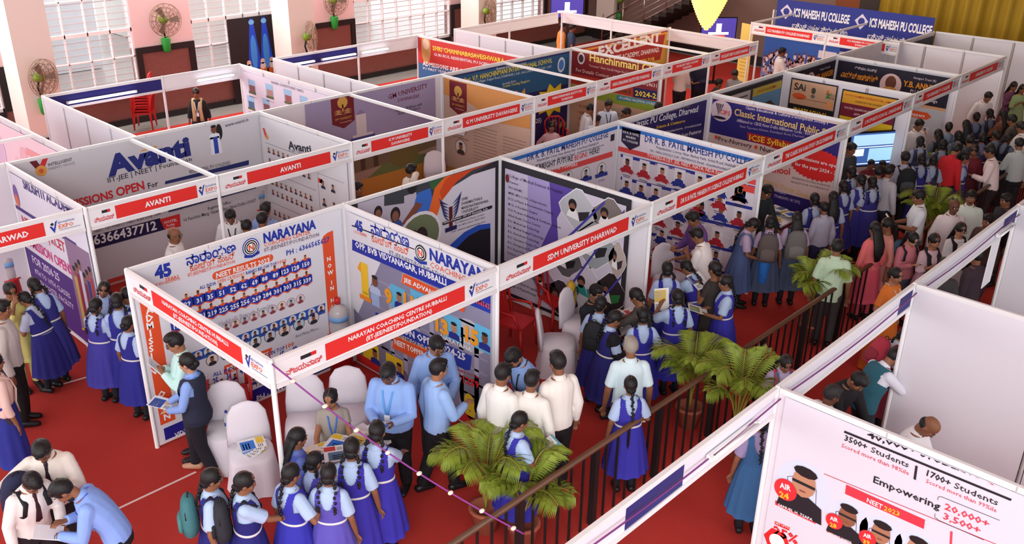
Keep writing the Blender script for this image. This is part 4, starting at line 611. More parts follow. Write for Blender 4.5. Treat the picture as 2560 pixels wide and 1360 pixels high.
# poster partition across the railing
P = Print((2.92, YR), (2.92, -6.6)); P.sheet(.1, .05, 3.0, 2.35, '#d7d6e2')
for t, a, b, c, ch, bd, l in (('40,000+', (2168, 1092), (2292, 1134), BK, 19, 1.5, 4), ('STUDENTS', (2301, 1139), (2450, 1196), BK, 20, 1.2, 4), ('Qualified', (2466, 1204), (2560, 1238), '#d2465a', 15, .3, 4), ('3500+', (2111, 1100), (2167, 1124), BK, 15, 1.3, 4), ('Students', (2177, 1129), (2271, 1169), BK, 15, .5, 4), ('Scored more than 98%ile', (2104, 1117), (2272, 1188), '#d2465a', 11, .3, 4), ('1700+', (2316, 1188), (2375, 1215), BK, 16, 1.3, 4), ('Students', (2385, 1219), (2494, 1264), BK, 16, .5, 4), ('Scored more than 99%ile', (2315, 1206), (2491, 1281), '#d2465a', 11, .3, 4), ('Empowering', (2183, 1205), (2350, 1275), BK, 18, 1, 4), ('20,000+', (2361, 1272), (2472, 1318), '#d2465a', 17, 1.2, 4), ('3,500+', (2358, 1296), (2450, 1334), '#d2465a', 17, 1.2, 4), ('NEET', (2167, 1254), (2206, 1272), W_, 12, 1, 6), ('2023', (2210, 1274), (2249, 1290), YE, 12, 1, 6), ('GET UPTO', (1939, 1308), (1973, 1322), W_, 5, .5, 6), ('25%', (1933, 1334), (1995, 1362), RD, 23, 1.6, 4)): P.text(t, a, b, c, ch, bd, l)
P.qpx([(2112, 1076), (2530, 1247), (2527, 1252), (2110, 1081)], BK, 4); P.qpx([(2289, 1163), (2295, 1165), (2290, 1200), (2284, 1197)], BK, 4); P.qpx([(2060, 1183), (2560, 1388), (2560, 1390), (2060, 1185)], '#c2465a', 2); P.qpx([(2116, 1211), (2313, 1299), (2310, 1322), (2113, 1234)], '#d23a4a', 4)
def ring(P, pts, col, w=1.2, l=4):
    for a, b in zip(pts, pts[1:]): d = np.array(b)-np.array(a); n = np.array((-d[1], d[0]))/(np.linalg.norm(d)+1e-9)*w; P.qpx([a, b, tuple(np.array(b)+n), tuple(np.array(a)+n)], col, l)
ring(P, [(2344, 1250), (2345, 1242), (2352, 1240), (2500, 1300)], BK); ring(P, [(2339, 1283), (2338, 1292), (2348, 1300), (2460, 1349)], BK)
for i, (x, y, s, n) in enumerate(((2007, 1225, 1.0, '24'), (2117, 1303, .72, '28'), (2200, 1345, .72, '39'), (2290, 1385, .72, '46'))):
    ring(P, [(x-38*s, y-20*s), (x-38*s, y-35*s), (x-5*s, y-36*s), (x+35*s, y), (x+33*s, y+40*s), (x-10*s, y+40*s), (x-20*s, y+20*s)], BK)
    u, z = P.uv(x+2*s, y-8*s); P.ell(u, z, .26*s, .26*s, '#cfd8ec', 1); P.face(u, z, .32*s, shirt='#232228', l=5, k=i); P.rect(u-.11*s, z+.02*s, u+.11*s, z+.05*s, BK, 10)
    P.epx((x-42*s, y-2*s), 27*s, '#dc3038', 11, 1); P.text('AIR', (x-56*s, y-8*s), (x-28*s, y+2*s), W_, 14*s, 1.5, l=12); P.text(n, (x-57*s, y+15*s), (x-33*s, y+23*s), '#f0b82e', 15*s, 2, l=12)
    P.qpx([(x-68*s, y+25*s), (x+40*s, y+73*s), (x+32*s, y+84*s), (x-68*s, y+36*s)], '#d23a44', 6)
P.text('SAMUEL H. TSAPA', (1946, 1263), (2032, 1302), W_, 7, .8, l=8); P.text('NISHANT SHARMA', (2073, 1333), (2130, 1358), W_, 5, .6, l=8); P.qpx([(1938, 1302), (1975, 1318), (1973, 1326), (1937, 1310)], RD, 4); P.qpx([(2376, 1327), (2382, 1329), (2378, 1400), (2372, 1398)], '#d2465a', 3)
u, z = P.uv(1943, 1353); P.poly([(u+.14*math.cos(k*PI/3), z+.14*math.sin(k*PI/3)) for k in range(6)], RD, 4); P.ell(u, z, .08, .08, W_, 5)
P.done('banner', 'white banner with red name tags and black-shirted toppers beyond the railing', 'banner', None, BAN)
# stage photograph behind the second column
P = Print((9.6, 16.88), (11.9, 16.88), .0); P.sheet(0, .01, 2.3, 2.35, '#2b2024', .02)
for k, u in enumerate((.75, 1.15, 1.6)): P.poly([(u-.05, 2.3), (u+.05, 2.3), (u+.22, .9), (u-.22, .9)], '#2a50d8', 2); P.ell(u, 1.35, .1, .5, '#4a9af0', 3); P.ell(u, 2.2, .09, .07, '#7ac0f8', 4)
for u in (.55, 1.0, 1.3, 1.75): P.ell(u, .8, .12, .22, '#e0702e', 5); P.ell(u, 1.08, .07, .08, '#f0c8b0', 6); P.ell(u, .95, .09, .1, '#f2dcc8', 6)
P.done('stage_photo_board', 'dark board with blue spotlights and orange dancers by the window wall', 'board')
bpy.data.objects.remove(_to)
# ------------------------------------------------------------------ people
def nrm(v): return v/(np.linalg.norm(v)+1e-12)
def rotm(axis, deg):
    return np.array(Matrix.Rotation(math.radians(deg), 3, Vector(axis)))
TF = [(-.2, .145, .11, 0), (0, .168, .122, -.005), (.16, .15, .11, .0), (.3, .131, .1, .008), (.5, .14, .11, .018), (.66, .152, .12, .022), (.8, .152, .104, .008), (.9, .132, .086, 0), (.965, .09, .066, 0), (1.03, .058, .058, 0)]
TM = [(-.2, .15, .115, 0), (0, .16, .118, 0), (.16, .154, .112, .003), (.3, .15, .11, .008), (.5, .162, .116, .012), (.66, .166, .12, .014), (.8, .172, .11, .004), (.9, .155, .088, 0), (.965, .1, .068, 0), (1.03, .062, .06, 0)]
HANDS = dict(down=(.25, .03, .79), hold=(.09, .3, 1.06), holdlow=(.12, .28, .95), reach=(.14, .5, .99), face=(.04, .17, 1.36), phone=(.07, .26, 1.16), chest=(.06, .22, 1.2), hip=(.24, .05, .92), far=(.2, .56, 1.12), up=(.12, .35, 1.3), back=(.06, -.2, .95), out=(.5, .3, 1.1), bag=(.16, .3, .8), table=(.16, .36, .84))
class Sk:
    def __init__(s, h=1.6, male=0, lean=0, side=0, nod=8, turn=0, tilt=0, L='down', R='down', stride=.0, apart=.09, sit=None, fat=1.0):
        k = s.k = h/1.65; s.male = male; s.fat = fat; s.sit = sit; hz = .86 if sit is None else sit/k+.09; s.hz = hz
        y0 = -.16*math.sin(math.radians(max(lean, 0))) if sit is None else 0; s.y0 = y0; N = 12; p = np.array([0, y0, hz]); s.sp = []
        for i in range(N+1):
            t = i/N; a = math.radians(lean)*min(1, .25+1.1*t); b = math.radians(side)*t
            d = nrm(np.array([math.sin(b), math.sin(a)*math.cos(b), math.cos(a)*math.cos(b)])); s.sp.append((p.copy(), d)); p = p+d*(.535/N)
        s.top = TM if male else TF; a, da = s.fr(1.0); hb = nrm(da*.55+np.array([0, .05, .45])); r = np.array([1., 0, 0]); r = nrm(r-hb*(r@hb)); f = np.cross(hb, r)
        B = np.stack([r, f, hb], 1); s.RH = B@rotm((0, 0, 1), turn)@rotm((1, 0, 0), -nod)@rotm((0, 1, 0), tilt); s.hc = a+da*.065+s.RH@np.array([0, .018, .09])
        sw = .128 if not male else .15; s.arm = {}
        for n, sg, T in (('L', -1, L), ('R', 1, R)):
            S = s.C(.85)+np.array([sg*sw*(.5+.5*fat), 0, 0]); T = HANDS[T] if isinstance(T, str) else T; T = np.array([sg*T[0], T[1], T[2]], float)
            if sit is not None and isinstance(L, str): T = T+np.array([0, 0, hz-.86+.12])
            v = T-S; D = min(np.linalg.norm(v), .525); v = nrm(v); T = S+v*D; a1, a2 = .285, .25; q = (a1*a1-a2*a2+D*D)/(2*D); hh = math.sqrt(max(a1*a1-q*q, 1e-6))
            pole = np.array([sg*.55, -.55, -.6]); pole = nrm(pole-v*(pole@v)); s.arm[n] = (S, S+v*q+pole*hh, T)
        s.leg = {}
        for n, sg in (('L', -1), ('R', 1)):
            hp = np.array([sg*.083, y0, hz-.03])
            if sit is not None: kn = np.array([sg*.11, y0+.43, hz-.02]); an = np.array([sg*.11, y0+.42, .085])
            else:
                an = np.array([sg*apart, sg*stride/2, .085+(.0)]); kn = (hp+an)/2+np.array([0, .025+abs(stride)*.06, 0])
            s.leg[n] = (hp, kn, an)
    def fr(s, t):
        x = min(max(t, 0), 1)*12; i = min(int(x), 11); w = x-i; p = s.sp[i][0]*(1-w)+s.sp[i+1][0]*w; d = nrm(s.sp[i][1]*(1-w)+s.sp[i+1][1]*w)
        if t < 0: p = p+d*t*.535
        if t > 1: p = p+d*(t-1)*.535
        return p, d
    def C(s, t): return s.fr(t)[0]
    def F(s, t): d = s.fr(t)[1]; return nrm(np.cross(d, np.array([1., 0, 0])))
    def ring(s, t):
        T = s.top; ts = [r[0] for r in T]; g = [float(np.interp(t, ts, [r[j] for r in T])) for j in (1, 2, 3)]
        w = (s.fat-1)*math.exp(-((t-.3)/.45)**2)+1; return g[0]*w, g[1]*(1+(w-1)*1.4), g[2]+(w-1)*.03
    def surf(s, t, x, off, back=0):
        """point on the torso surface at lateral x, front (or back)"""
        hw, hd, fy = s.ring(t); f = s.F(t); q = math.sqrt(max(0.05, 1-(x/(hw+off))**2)); return s.C(t)+np.array([x, 0, 0])+f*(fy+(-1 if back else 1)*(hd+off)*q)
    def S(s, pts): return [np.array(p)*s.k for p in pts]
    def tube(s, mb, pts, rad, m, **kw):
        mb.tube(s.S(pts), [(r[0]*s.k, r[1]*s.k) if isinstance(r, tuple) else r*s.k for r in rad], m, **kw)
    def torso(s, mb, off, t0, t1, m, n=14):
        N = 13; ts = [t0+(t1-t0)*i/(N-1) for i in range(N)]; P = []; R = []
        for t in ts: hw, hd, fy = s.ring(t); P.append(s.C(t)+s.F(t)*fy); R.append((hw+off, hd+off))
        s.tube(mb, P, R, m, n=n, ref=(1, 0, 0))
    def limb(s, mb, J, rads, f1, m, n=9, f0=0.):
        """sleeve or leg along joints J; f1 in 0..2 is how far it reaches"""
        def P(f): return J[0]+(J[1]-J[0])*f if f <= 1 else J[1]+(J[2]-J[1])*(f-1)
        fs = [f0+(f1-f0)*i/8 for i in range(9)]; pt = [P(f) for f in fs]; rr = [float(np.interp(f, [0, .5, 1, 1.5, 2], rads)) for f in fs]
        if f0 == 0: d = nrm(J[1]-J[0]); pt = [J[0]-d*rr[0]*.95, J[0]-d*rr[0]*.6]+pt; rr = [rr[0]*.25, rr[0]*.78]+rr
        s.tube(mb, pt, rr, m, n=n)
    def head(s, v): return (s.hc+s.RH@np.array(v, float))*s.k
    def ball(s, mb, c, r, m, n=12, rings=9): mb.ball(s.head(c), np.array(r)*s.k, m, n, rings, s.RH)
AR = {0: [.046, .041, .036, .032, .025], 1: [.054, .049, .042, .038, .028]}
PEND = []
def vox(o, v, k=2):
    md = o.modifiers.new('unify', 'REMESH'); md.mode = 'VOXEL'; md.voxel_size = v; md.use_smooth_shade = True
    sm = o.modifiers.new('soften', 'SMOOTH'); sm.factor = .5; sm.iterations = k; PEND.append(o); return o
def body(s, skin, parent, v, beard=0):
    mb = MB(); K = s.k; m = skin; s.torso(mb, 0, -.2, 1.02, m)
    s.tube(mb, [s.C(.95), s.C(1.0), s.hc+s.RH@np.array([0, -.02, -.06])], [.056, .05, .052], m, n=10)
    pr = [(-.118, .022, .02, .05), (-.1, .042, .04, .042), (-.075, .055, .06, .026), (-.035, .066, .08, .01), (.01, .073, .09, 0), (.05, .072, .09, -.006), (.085, .058, .074, -.012), (.106, .03, .04, -.014), (.112, .01, .012, -.014)]
    mb.tube([s.head((0, y, z)) for z, _, _, y in pr], [(a*K, b*K) for _, a, b, _ in pr], m, n=14, ref=tuple(s.RH[:, 0]))
    mb.tube([s.head((0, .086, .012)), s.head((0, .1, -.018)), s.head((0, .103, -.032)), s.head((0, .088, -.042))], [.008*K, .012*K, .015*K, .009*K], m, n=8)
    s.ball(mb, (0, .078, -.066), (.026, .018, .016), m, 8, 6); s.ball(mb, (0, .07, -.1), (.022, .02, .016), m, 8, 6)
    for sg in (-1, 1): s.ball(mb, (sg*.076, -.008, -.016), (.012, .02, .03), m, 8, 6); s.ball(mb, (sg*.042, .062, -.035), (.022, .02, .022), m, 8, 6)
    for n, sg in (('L', -1), ('R', 1)):
        S, E, T = s.arm[n]; s.limb(mb, (S, E, T), AR[s.male], 2, m); d = nrm(T-E); sd = nrm(np.cross(d, np.array([0, 0, 1.])+.001))*(-sg); up = np.cross(sd, d)
        if up[2] < 0: up = -up
        s.tube(mb, [T-d*.01, T+d*.03, T+d*.075, T+d*.09], [(.024, .018), (.034, .017), (.036, .016), (.03, .013)], m, n=8, ref=tuple(sd))
        for q, (o_, ln) in enumerate(((-.028, .055), (-.01, .066), (.009, .062), (.027, .048))):
            b = T+d*.082+sd*o_; s.tube(mb, [b, b+d*ln*.5-up*.004, b+d*ln*.85-up*.02, b+d*ln-up*.036], [.0095, .009, .008, .006], m, n=6)
        b = T+d*.03-sd*.03*sg*0-nrm(s.C(.6)*0+sd)*.03; s.tube(mb, [b, b+d*.03-sd*.022, b+d*.06-sd*.026-up*.01], [.012, .011, .007], m, n=6)
        H_, Kn, A = s.leg[n]; s.limb(mb, (H_, Kn, A), [.085, .07, .054, .05, .036], 2, m); s.tube(mb, [A+np.array([0, -.05, -.045]), A+np.array([0, .05, -.04]), A+np.array([0, .15, -.06])], [.032, .035, .022], m, n=8)
    o = mb.build('body', parent); vox(o, v); o['hk'] = 1; o.data.materials.clear(); o.data.materials.append(skin)
    o['_h'] = [float(x) for x in (s.hc*K)]+[float(x) for x in s.RH.flatten()]+[K]; return o
def shirt(s, m, parent, v, sl=2, off=.014, hem=-.2, name='shirt', collar=1, puff=0, top=.99):
    mb = MB(); s.torso(mb, off, hem, top, m)
    for n in 'LR': s.limb(mb, s.arm[n], [x+off+puff*(.4+.6*min(1, i)) for i, x in enumerate(AR[s.male])], sl, m)
    if collar: cb = MB(); s.tube(cb, [s.C(.955), s.C(1.0), s.C(1.05)+s.F(1)*.006, s.C(1.045)+s.F(1)*.006], [(.092, .082), (.074, .072), (.066, .066), (.058, .058)], m, n=18, ref=(1, 0, 0), cap=False); cb.build('collar', parent)
    return vox(mb.build(name, parent), v, 1)
def trousers(s, m, parent, v, off=.022, name='trousers', reach=1.96):
    mb = MB(); s.torso(mb, off*.6, -.2, .27, m)
    for n in 'LR': s.limb(mb, s.leg[n], [.085+off, .07+off, .056+off, .05+off*1.1, .04+off], reach, m)
    return vox(mb.build(name, parent), v, 1)
def shoes(s, m, parent, nm='shoe'):
    for n in 'LR':
        A = s.leg[n][2]; mb = MB(); s.tube(mb, [A+np.array([0, -.078, -.035]), A+np.array([0, -.06, -.03]), A+np.array([0, .0, -.025]), A+np.array([0, .08, -.045]), A+np.array([0, .15, -.055]), A+np.array([0, .178, -.062])], [(.02, .02), (.04, .045), (.044, .055), (.046, .038), (.042, .028), (.015, .018)], m, n=10, ref=(1, 0, 0)); mb.build(nm, parent)
def socks(s, m, parent):
    for n in 'LR': mb = MB(); s.limb(mb, s.leg[n], [.09, .075, .06, .057, .044], 1.98, m, f0=1.25); mb.build('sock', parent)
def skirt(s, m, parent, waist=.3, hem=.34, rx=.29, ry=.25, name='pinafore', mb=None, pl=13, build=1, off=.02):
    mb = mb or MB(); n = pl*4; hw, hd, fy = s.ring(waist); c0 = s.C(waist)+s.F(waist)*fy; N = 9; vs = []; ph = s.hz*7+s.k*31
    if s.sit is not None:
        rx, ry = .24, .24
    for i in range(N):
        q = i/(N-1); z = c0[2]+(hem-c0[2])*q; w = min(1, q*2.2); cx = c0[0]*(1-w); cy = c0[1]*(1-w)+(s.y0+(.22 if s.sit is not None else .0))*w
        e = q**.75; ax = (hw+off)*(1-e)+rx*e; ay = (hd+off)*(1-e)+ry*e
        for k in range(n):
            t = 2*PI*k/n; am = .035*min(1, q*1.6)*(math.cos(pl*t+ph)+.35*math.cos(5*t+ph*2)); vs.append(np.array([cx+ax*(1+am*1.6)*math.cos(t), cy+ay*(1+am*1.6)*math.sin(t), z+.01*math.cos(3*t+ph)*q])*s.k)
    mb.add(vs, [(i*n+k, (i+1)*n+k, (i+1)*n+(k+1) % n, i*n+(k+1) % n) for i in range(N-1) for k in range(n)]+[tuple((N-1)*n+k for k in range(n))], m, True)
    return mb.build(name, parent) if build else mb
def shell(s, mb, m, t0, t1, off, keep, n=84, N=46):
    vs = []; fs = []; id_ = {}
    for i in range(N):
        t = t0+(t1-t0)*i/(N-1); hw, hd, fy = s.ring(t); c = s.C(t)+s.F(t)*fy; f = s.F(t)
        for k in range(n): a = 2*PI*k/n; vs.append((c+np.array([1., 0, 0])*(hw+off)*math.cos(a)+f*(hd+off)*math.sin(a))*s.k)
    for i in range(N-1):
        t = t0+(t1-t0)*(i+.5)/(N-1); hw = s.ring(t)[0]+off
        for k in range(n):
            a = 2*PI*(k+.5)/n
            if keep(t, hw*math.cos(a), math.sin(a)): fs.append((i*n+k, i*n+(k+1) % n, (i+1)*n+(k+1) % n, (i+1)*n+k))
    mb.add(vs, fs, m, True)
def pin_keep(t, x, y):
    x = abs(x)
    if t < .55: return True
    if x < .072: return (x/.075)**2+((t-.98)/(.34 if y < 0 else .42))**2 > 1
    if x < .13: return t < .985
    return t < .6
def vest_keep(t, x, y):
    x = abs(x)
    if t < .5: return True
    if y > 0 and x < .085*(t-.5)/.45: return False
    if t > .62 and x > .145: return False
    return t < .985
def pinafore(s, m, parent, **kw):
    mb = MB(); shell(s, mb, m, .27, .99, .03, pin_keep); return skirt(s, m, parent, mb=mb, off=.032, **kw)
def belt(s, m, parent, t=.3, off=.037, nm='belt'):
    mb = MB(); P = []; R = []
    for q in (t-.022, t-.02, t+.02, t+.022): hw, hd, fy = s.ring(q); P.append(s.C(q)+s.F(q)*fy); e = off if abs(q-t) < .021 else off-.012; R.append((hw+e, hd+e))
    s.tube(mb, P, R, m, n=28, ref=(1, 0, 0), cap=False); mb.build(nm, parent)
def hair(s, style, m, parent, skin=None):
    mb = MB(); rnd = random.Random(int(s.hc[2]*1e4)+len(style))
    if style in ('short', 'grey', 'tall'):
        s.ball(mb, (0, -.0145, .024), (.083, .096, .1), m, 18, 12); s.ball(mb, (0, .006, .068 if style != 'tall' else .08), (.071, .086, .055), m, 16, 9)
        for k in range(14): a = rnd.random()*6.28; q = rnd.random()**.5; s.ball(mb, (.06*q*math.cos(a), .005+.075*q*math.sin(a), .085+.025*(1-q)), (.02, .024, .018), m, 6, 5)
    elif style == 'bald':
        s.ball(mb, (0, -.032, -.012), (.079, .07, .055), m, 18, 10)
    else:
        s.ball(mb, (0, -.0135, .022), (.083, .1, .102), m, 18, 12); s.ball(mb, (0, -.06, -.04), (.06, .045, .062), m, 14, 8)
        if skin: mb.tube([s.head((0, y, z)) for y, z in ((.08, .078), (.045, .115), (-.01, .1275), (-.06, .112), (-.09, .078))], .0022*s.k, skin, n=5)
    def braid(pts, r=.021):
        P = [np.array(p) for p in pts]; n = 13
        for i in range(n):
            q = i/(n-1)*(len(P)-1); j = min(int(q), len(P)-2); c = P[j]+(P[j+1]-P[j])*(q-j); rr = r*(1-.45*i/n)*(1 if i < n-1 else .7); mb.ball(c+np.array([(.006 if i % 2 else -.006)*s.k, 0, 0]), (rr*s.k, rr*s.k*.9, rr*s.k*1.15), m, 8, 6)
    dn = np.array([0, 0, -1.])
    if style == 'braids':
        for sg in (-1, 1):
            a = s.head((sg*.058, -.065, -.05)); b = s.head((sg*.085, -.075, -.12)); sp = (s.surf(.72, sg*.085, .05, 1))*s.k; braid([a, b, sp, sp+dn*.07])
    elif style == 'loops':
        for sg in (-1, 1): braid([s.head((sg*.06, -.05, -.05)), s.head((sg*.098, -.045, -.1)), s.head((sg*.09, -.03, -.16)), s.head((sg*.1, -.07, -.11)), s.head((sg*.07, -.07, -.04))], .02)
    elif style == 'braid':
        a = s.head((0, -.1, -.05)); sp = s.surf(.75, .01, .055, 1)*s.k; sq = s.surf(.42, .02, .05, 1)*s.k; braid([a, sp, sq], .024)
    elif style == 'long':
        pts = [s.head((0, -.05, .02)), s.head((0, -.075, -.06)), s.surf(.86, 0, .05, 1)*s.k, s.surf(.62, 0, .055, 1)*s.k, s.surf(.38, 0, .05, 1)*s.k]; mb.tube(pts, [(r*s.k, q*s.k) for r, q in ((.078, .06), (.085, .045), (.1, .035), (.09, .028), (.04, .012))], m, n=14, ref=tuple(s.RH[:, 0]))
    elif style == 'bun': s.ball(mb, (0, -.105, -.02), (.045, .035, .045), m, 12, 8)
    elif style == 'pony':
        pts = [s.head((0, -.095, .02)), s.head((0, -.14, -.03)), s.surf(.8, .02, .06, 1)*s.k, s.surf(.6, .02, .05, 1)*s.k]; mb.tube(pts, [.03*s.k, .036*s.k, .03*s.k, .008*s.k], m, n=10)
    for sg in (-1, 1): mb.tube([s.head((sg*.016, .09, .027)), s.head((sg*.034, .087, .034)), s.head((sg*.052, .072, .028))], [.003*s.k, .0045*s.k, .002*s.k], m, n=5)
    return mb.build('hair', parent)
def beard(s, m, parent, kind):
    mb = MB()
    if kind == 'mustache':
        mb.tube([s.head((-.03, .088, -.058)), s.head((0, .1, -.05)), s.head((.03, .088, -.058))], [.004*s.k, .008*s.k, .004*s.k], m, n=6)
    else:
        s.ball(mb, (0, .03, -.085), (.06, .05, .042), m, 12, 8); mb.tube([s.head((-.03, .088, -.058)), s.head((0, .1, -.05)), s.head((.03, .088, -.058))], [.004*s.k, .008*s.k, .004*s.k], m, n=6)
    mb.build(kind, parent)
def spectacles(s, parent):
    mb = MB(); m = M('#1d1b1e', .3)
    for sg in (-1, 1):
        mb.tube([s.head((sg*.033+.024*math.cos(a), .098, .006+.018*math.sin(a))) for a in [k*PI/6 for k in range(13)]], .0028*s.k, m, n=5); mb.tube([s.head((sg*.057, .096, .01)), s.head((sg*.08, -.01, .008))], .0025*s.k, m, n=5)
    mb.tube([s.head((-.01, .1, .01)), s.head((.01, .1, .01))], .0025*s.k, m, n=5); mb.build('spectacles', parent)
def lanyard(s, m, parent, off=.026, t=.42, card='#dfe6f4'):
    mb = MB()
    for sg in (-1, 1):
        pts = [s.surf(.99, sg*.045, .03, 1), s.C(1.0)+np.array([sg*.075, 0, .005]), s.surf(.88, sg*.05, off), s.surf(.66, sg*.03, off), s.surf(t, sg*.004, off)]; s.tube(mb, pts, [(.009, .0025)]*5, m, n=4, ref=(1, 0, 0))
    mb.build('lanyard', parent); b = MB(); f = s.F(t-.06); c = s.surf(t-.06, 0, off+.004)*s.k; R = np.stack([np.array([1., 0, 0]), f, s.fr(t)[1]], 1)
    q = [c+R@(np.array(v)*s.k) for v in ((-.03, 0, -.045), (.03, 0, -.045), (.03, 0, .045), (-.03, 0, .045), (-.03, .003, -.045), (.03, .003, -.045), (.03, .003, .045), (-.03, .003, .045))]
    b.add(q, [(0, 1, 2, 3), (7, 6, 5, 4), (0, 4, 5, 1), (1, 5, 6, 2), (2, 6, 7, 3), (3, 7, 4, 0)], M(card, .3)); b.build('identity_card', parent)
def tie_(s, m, parent):
    mb = MB(); ts = (1.0, .95, .9, .7, .5, .36, .32); s.tube(mb, [s.surf(t, 0, .02) for t in ts], [(.014, .006), (.02, .01), (.014, .005), (.022, .005), (.03, .005), (.034, .005), (.004, .003)], m, n=6, ref=(1, 0, 0)); mb.build('necktie', parent)
def scarf(s, m, parent, both=1):
    mb = MB()
    for sg in ((-1, 1) if both else (1,)):
        s.tube(mb, [s.surf(.9, sg*.09, .03, 1), s.C(.985)+np.array([sg*.085, 0, .02]), s.surf(.86, sg*.08, .035), s.surf(.6, sg*.075, .035), s.surf(.3, sg*.08, .035), s.surf(.05, sg*.085, .035)], [(.04, .008)]*5+[(.05, .008)], m, n=8, ref=(1, 0, 0))
    s.tube(mb, [s.C(.985)+np.array([-.085, -.01, .02]), s.surf(.97, 0, .035, 1), s.C(.985)+np.array([.085, -.01, .02])], [(.03, .01)]*3, m, n=8); mb.build('scarf', parent)
SKIN = ['#a06d50', '#875940', '#b8866a', '#6b4533']
_sk = {}
def skin(i):
    if i not in _sk: _sk[i] = M(SKIN[i % 4], .55)
    return _sk[i]
HK = M('#1b1819', .45, bump=.3, scale=90)
def cloth(c, b=.18, sc=22): return M(c, .85, bump=b, scale=sc)
PPL = []
def person(px, py, h, a, label, kind, skn=1, hs=None, hc=None, v=None, group=None, cat='person', at_z=None, **kw):
    """px, py: where the photograph shows the middle of the head; a: heading, degrees clockwise from straight away"""
    o_keys = ('top', 'bottom', 'sl', 'acc', 'belt', 'shoe', 'hem', 'leg'); of = {k: kw.pop(k) for k in list(kw) if k in o_keys}
    male = 1 if kind in ('man', 'boy') else 0; lady = kind == 'lady'; s = Sk(h=h, male=male, **kw); hc_ = s.hc*s.k
    th = YAW-math.radians(a); rz = th-PI/2; W = at(px, py, hc_[2]+(at_z or 0)); c, sn = math.cos(rz), math.sin(rz)
    ox = W[0]-(c*hc_[0]-sn*hc_[1]); oy = W[1]-(sn*hc_[0]+c*hc_[1]); dist = np.linalg.norm(W-CAMP); v = v or (.0105 if dist < 11 else .0135 if dist < 15 else .018)
    e = empty('person', (ox, oy, at_z or 0), rz, label, cat, group); sk = skin(skn); acc = of.get('acc', ())
    body(s, sk, e, v); vc = max(v, .013); hm = M(hc, .5, bump=.3, scale=90) if hc else HK
    top = of.get('top', '#a9bede'); sh = of.get('shoe', '#1a181a')
    if kind == 'girl':
        shirt(s, cloth(top), e, vc, .8, .018, .1, puff=.014); pinafore(s, cloth(of.get('bottom', '#2b2b8c')), e, hem=of.get('hem', .36)); 
        if of.get('belt', 1): belt(s, M(of['belt'] if isinstance(of.get('belt'), str) else '#dcd9d4', .4), e)
        socks(s, M('#1c1b22', .8), e); shoes(s, M(sh, .4), e); hair(s, hs or 'braids', hm, e, sk)
    elif male or lady:
        shirt(s, cloth(top), e, vc, of.get('sl', 2), .017, -.2 if 'untuck' in acc else -.06); trousers(s, cloth(of.get('bottom', '#1c1a20')), e, vc); shoes(s, M(sh, .35), e); hair(s, hs or 'short', hm, e)
        if of.get('belt'): belt(s, M('#17151a', .4), e, .2, .026)
    else:
        hem = of.get('hem', .5); mb = MB(); s.torso(mb, .018, .05, .99, cloth(top))
        for n in 'LR': s.limb(mb, s.arm[n], [x+.014 for x in AR[0]], of.get('sl', 1.5), cloth(top))
        vox(mb.build('blouse' if kind == 'saree' else 'kurta_top', e), vc, 1); skirt(s, cloth(of.get('bottom', top)), e, waist=.3, hem=.03 if kind == 'saree' else hem, rx=.23 if kind != 'saree' else .27, ry=.19 if kind != 'saree' else .24, name='saree' if kind == 'saree' else 'kurta', pl=9)
        if kind != 'saree': trousers(s, cloth(of.get('leg', '#3a3038')), e, vc, .016)
        shoes(s, M(sh, .5), e, 'sandal'); hair(s, hs or 'long', hm, e, sk)
    for x in acc:
        q = x.split(':')
        if q[0] == 'lanyard': lanyard(s, M(q[1], .5), e, .03 if 'vest' not in str(acc) else .036)
        elif q[0] == 'tie': tie_(s, M(q[1], .6), e)
        elif q[0] == 'glasses': spectacles(s, e)
        elif q[0] in ('mustache', 'beard'): beard(s, hm, e, q[0])
        elif q[0] == 'scarf': scarf(s, cloth(q[1]), e, len(q) < 3)
        elif q[0] == 'vest': mb = MB(); shell(s, mb, cloth(q[1]), -.12, .99, .034, vest_keep); mb.build('waistcoat', e)
        elif q[0] == 'jacket': shirt(s, cloth(q[1]), e, vc, 2, .03, -.25, 'blazer', 0, top=.95)
        elif q[0] == 'watch': S_, E_, T_ = s.arm[q[1]]; mb = MB(); s.tube(mb, [T_-(T_-E_)*.12, T_-(T_-E_)*.04], [.032, .031], M('#1b1a1c', .3), n=10, cap=False); mb.build('wristwatch', e)
    r = dict(o=e, s=s, rz=rz, org=np.array([ox, oy, at_z or 0]), face=dist < 15); PPL.append(r); return r
def wpt(r, p):
    c, sn = math.cos(r['rz']), math.sin(r['rz']); p = np.array(p)*1.; return r['org']+np.array([c*p[0]-sn*p[1], sn*p[0]+c*p[1], p[2]])
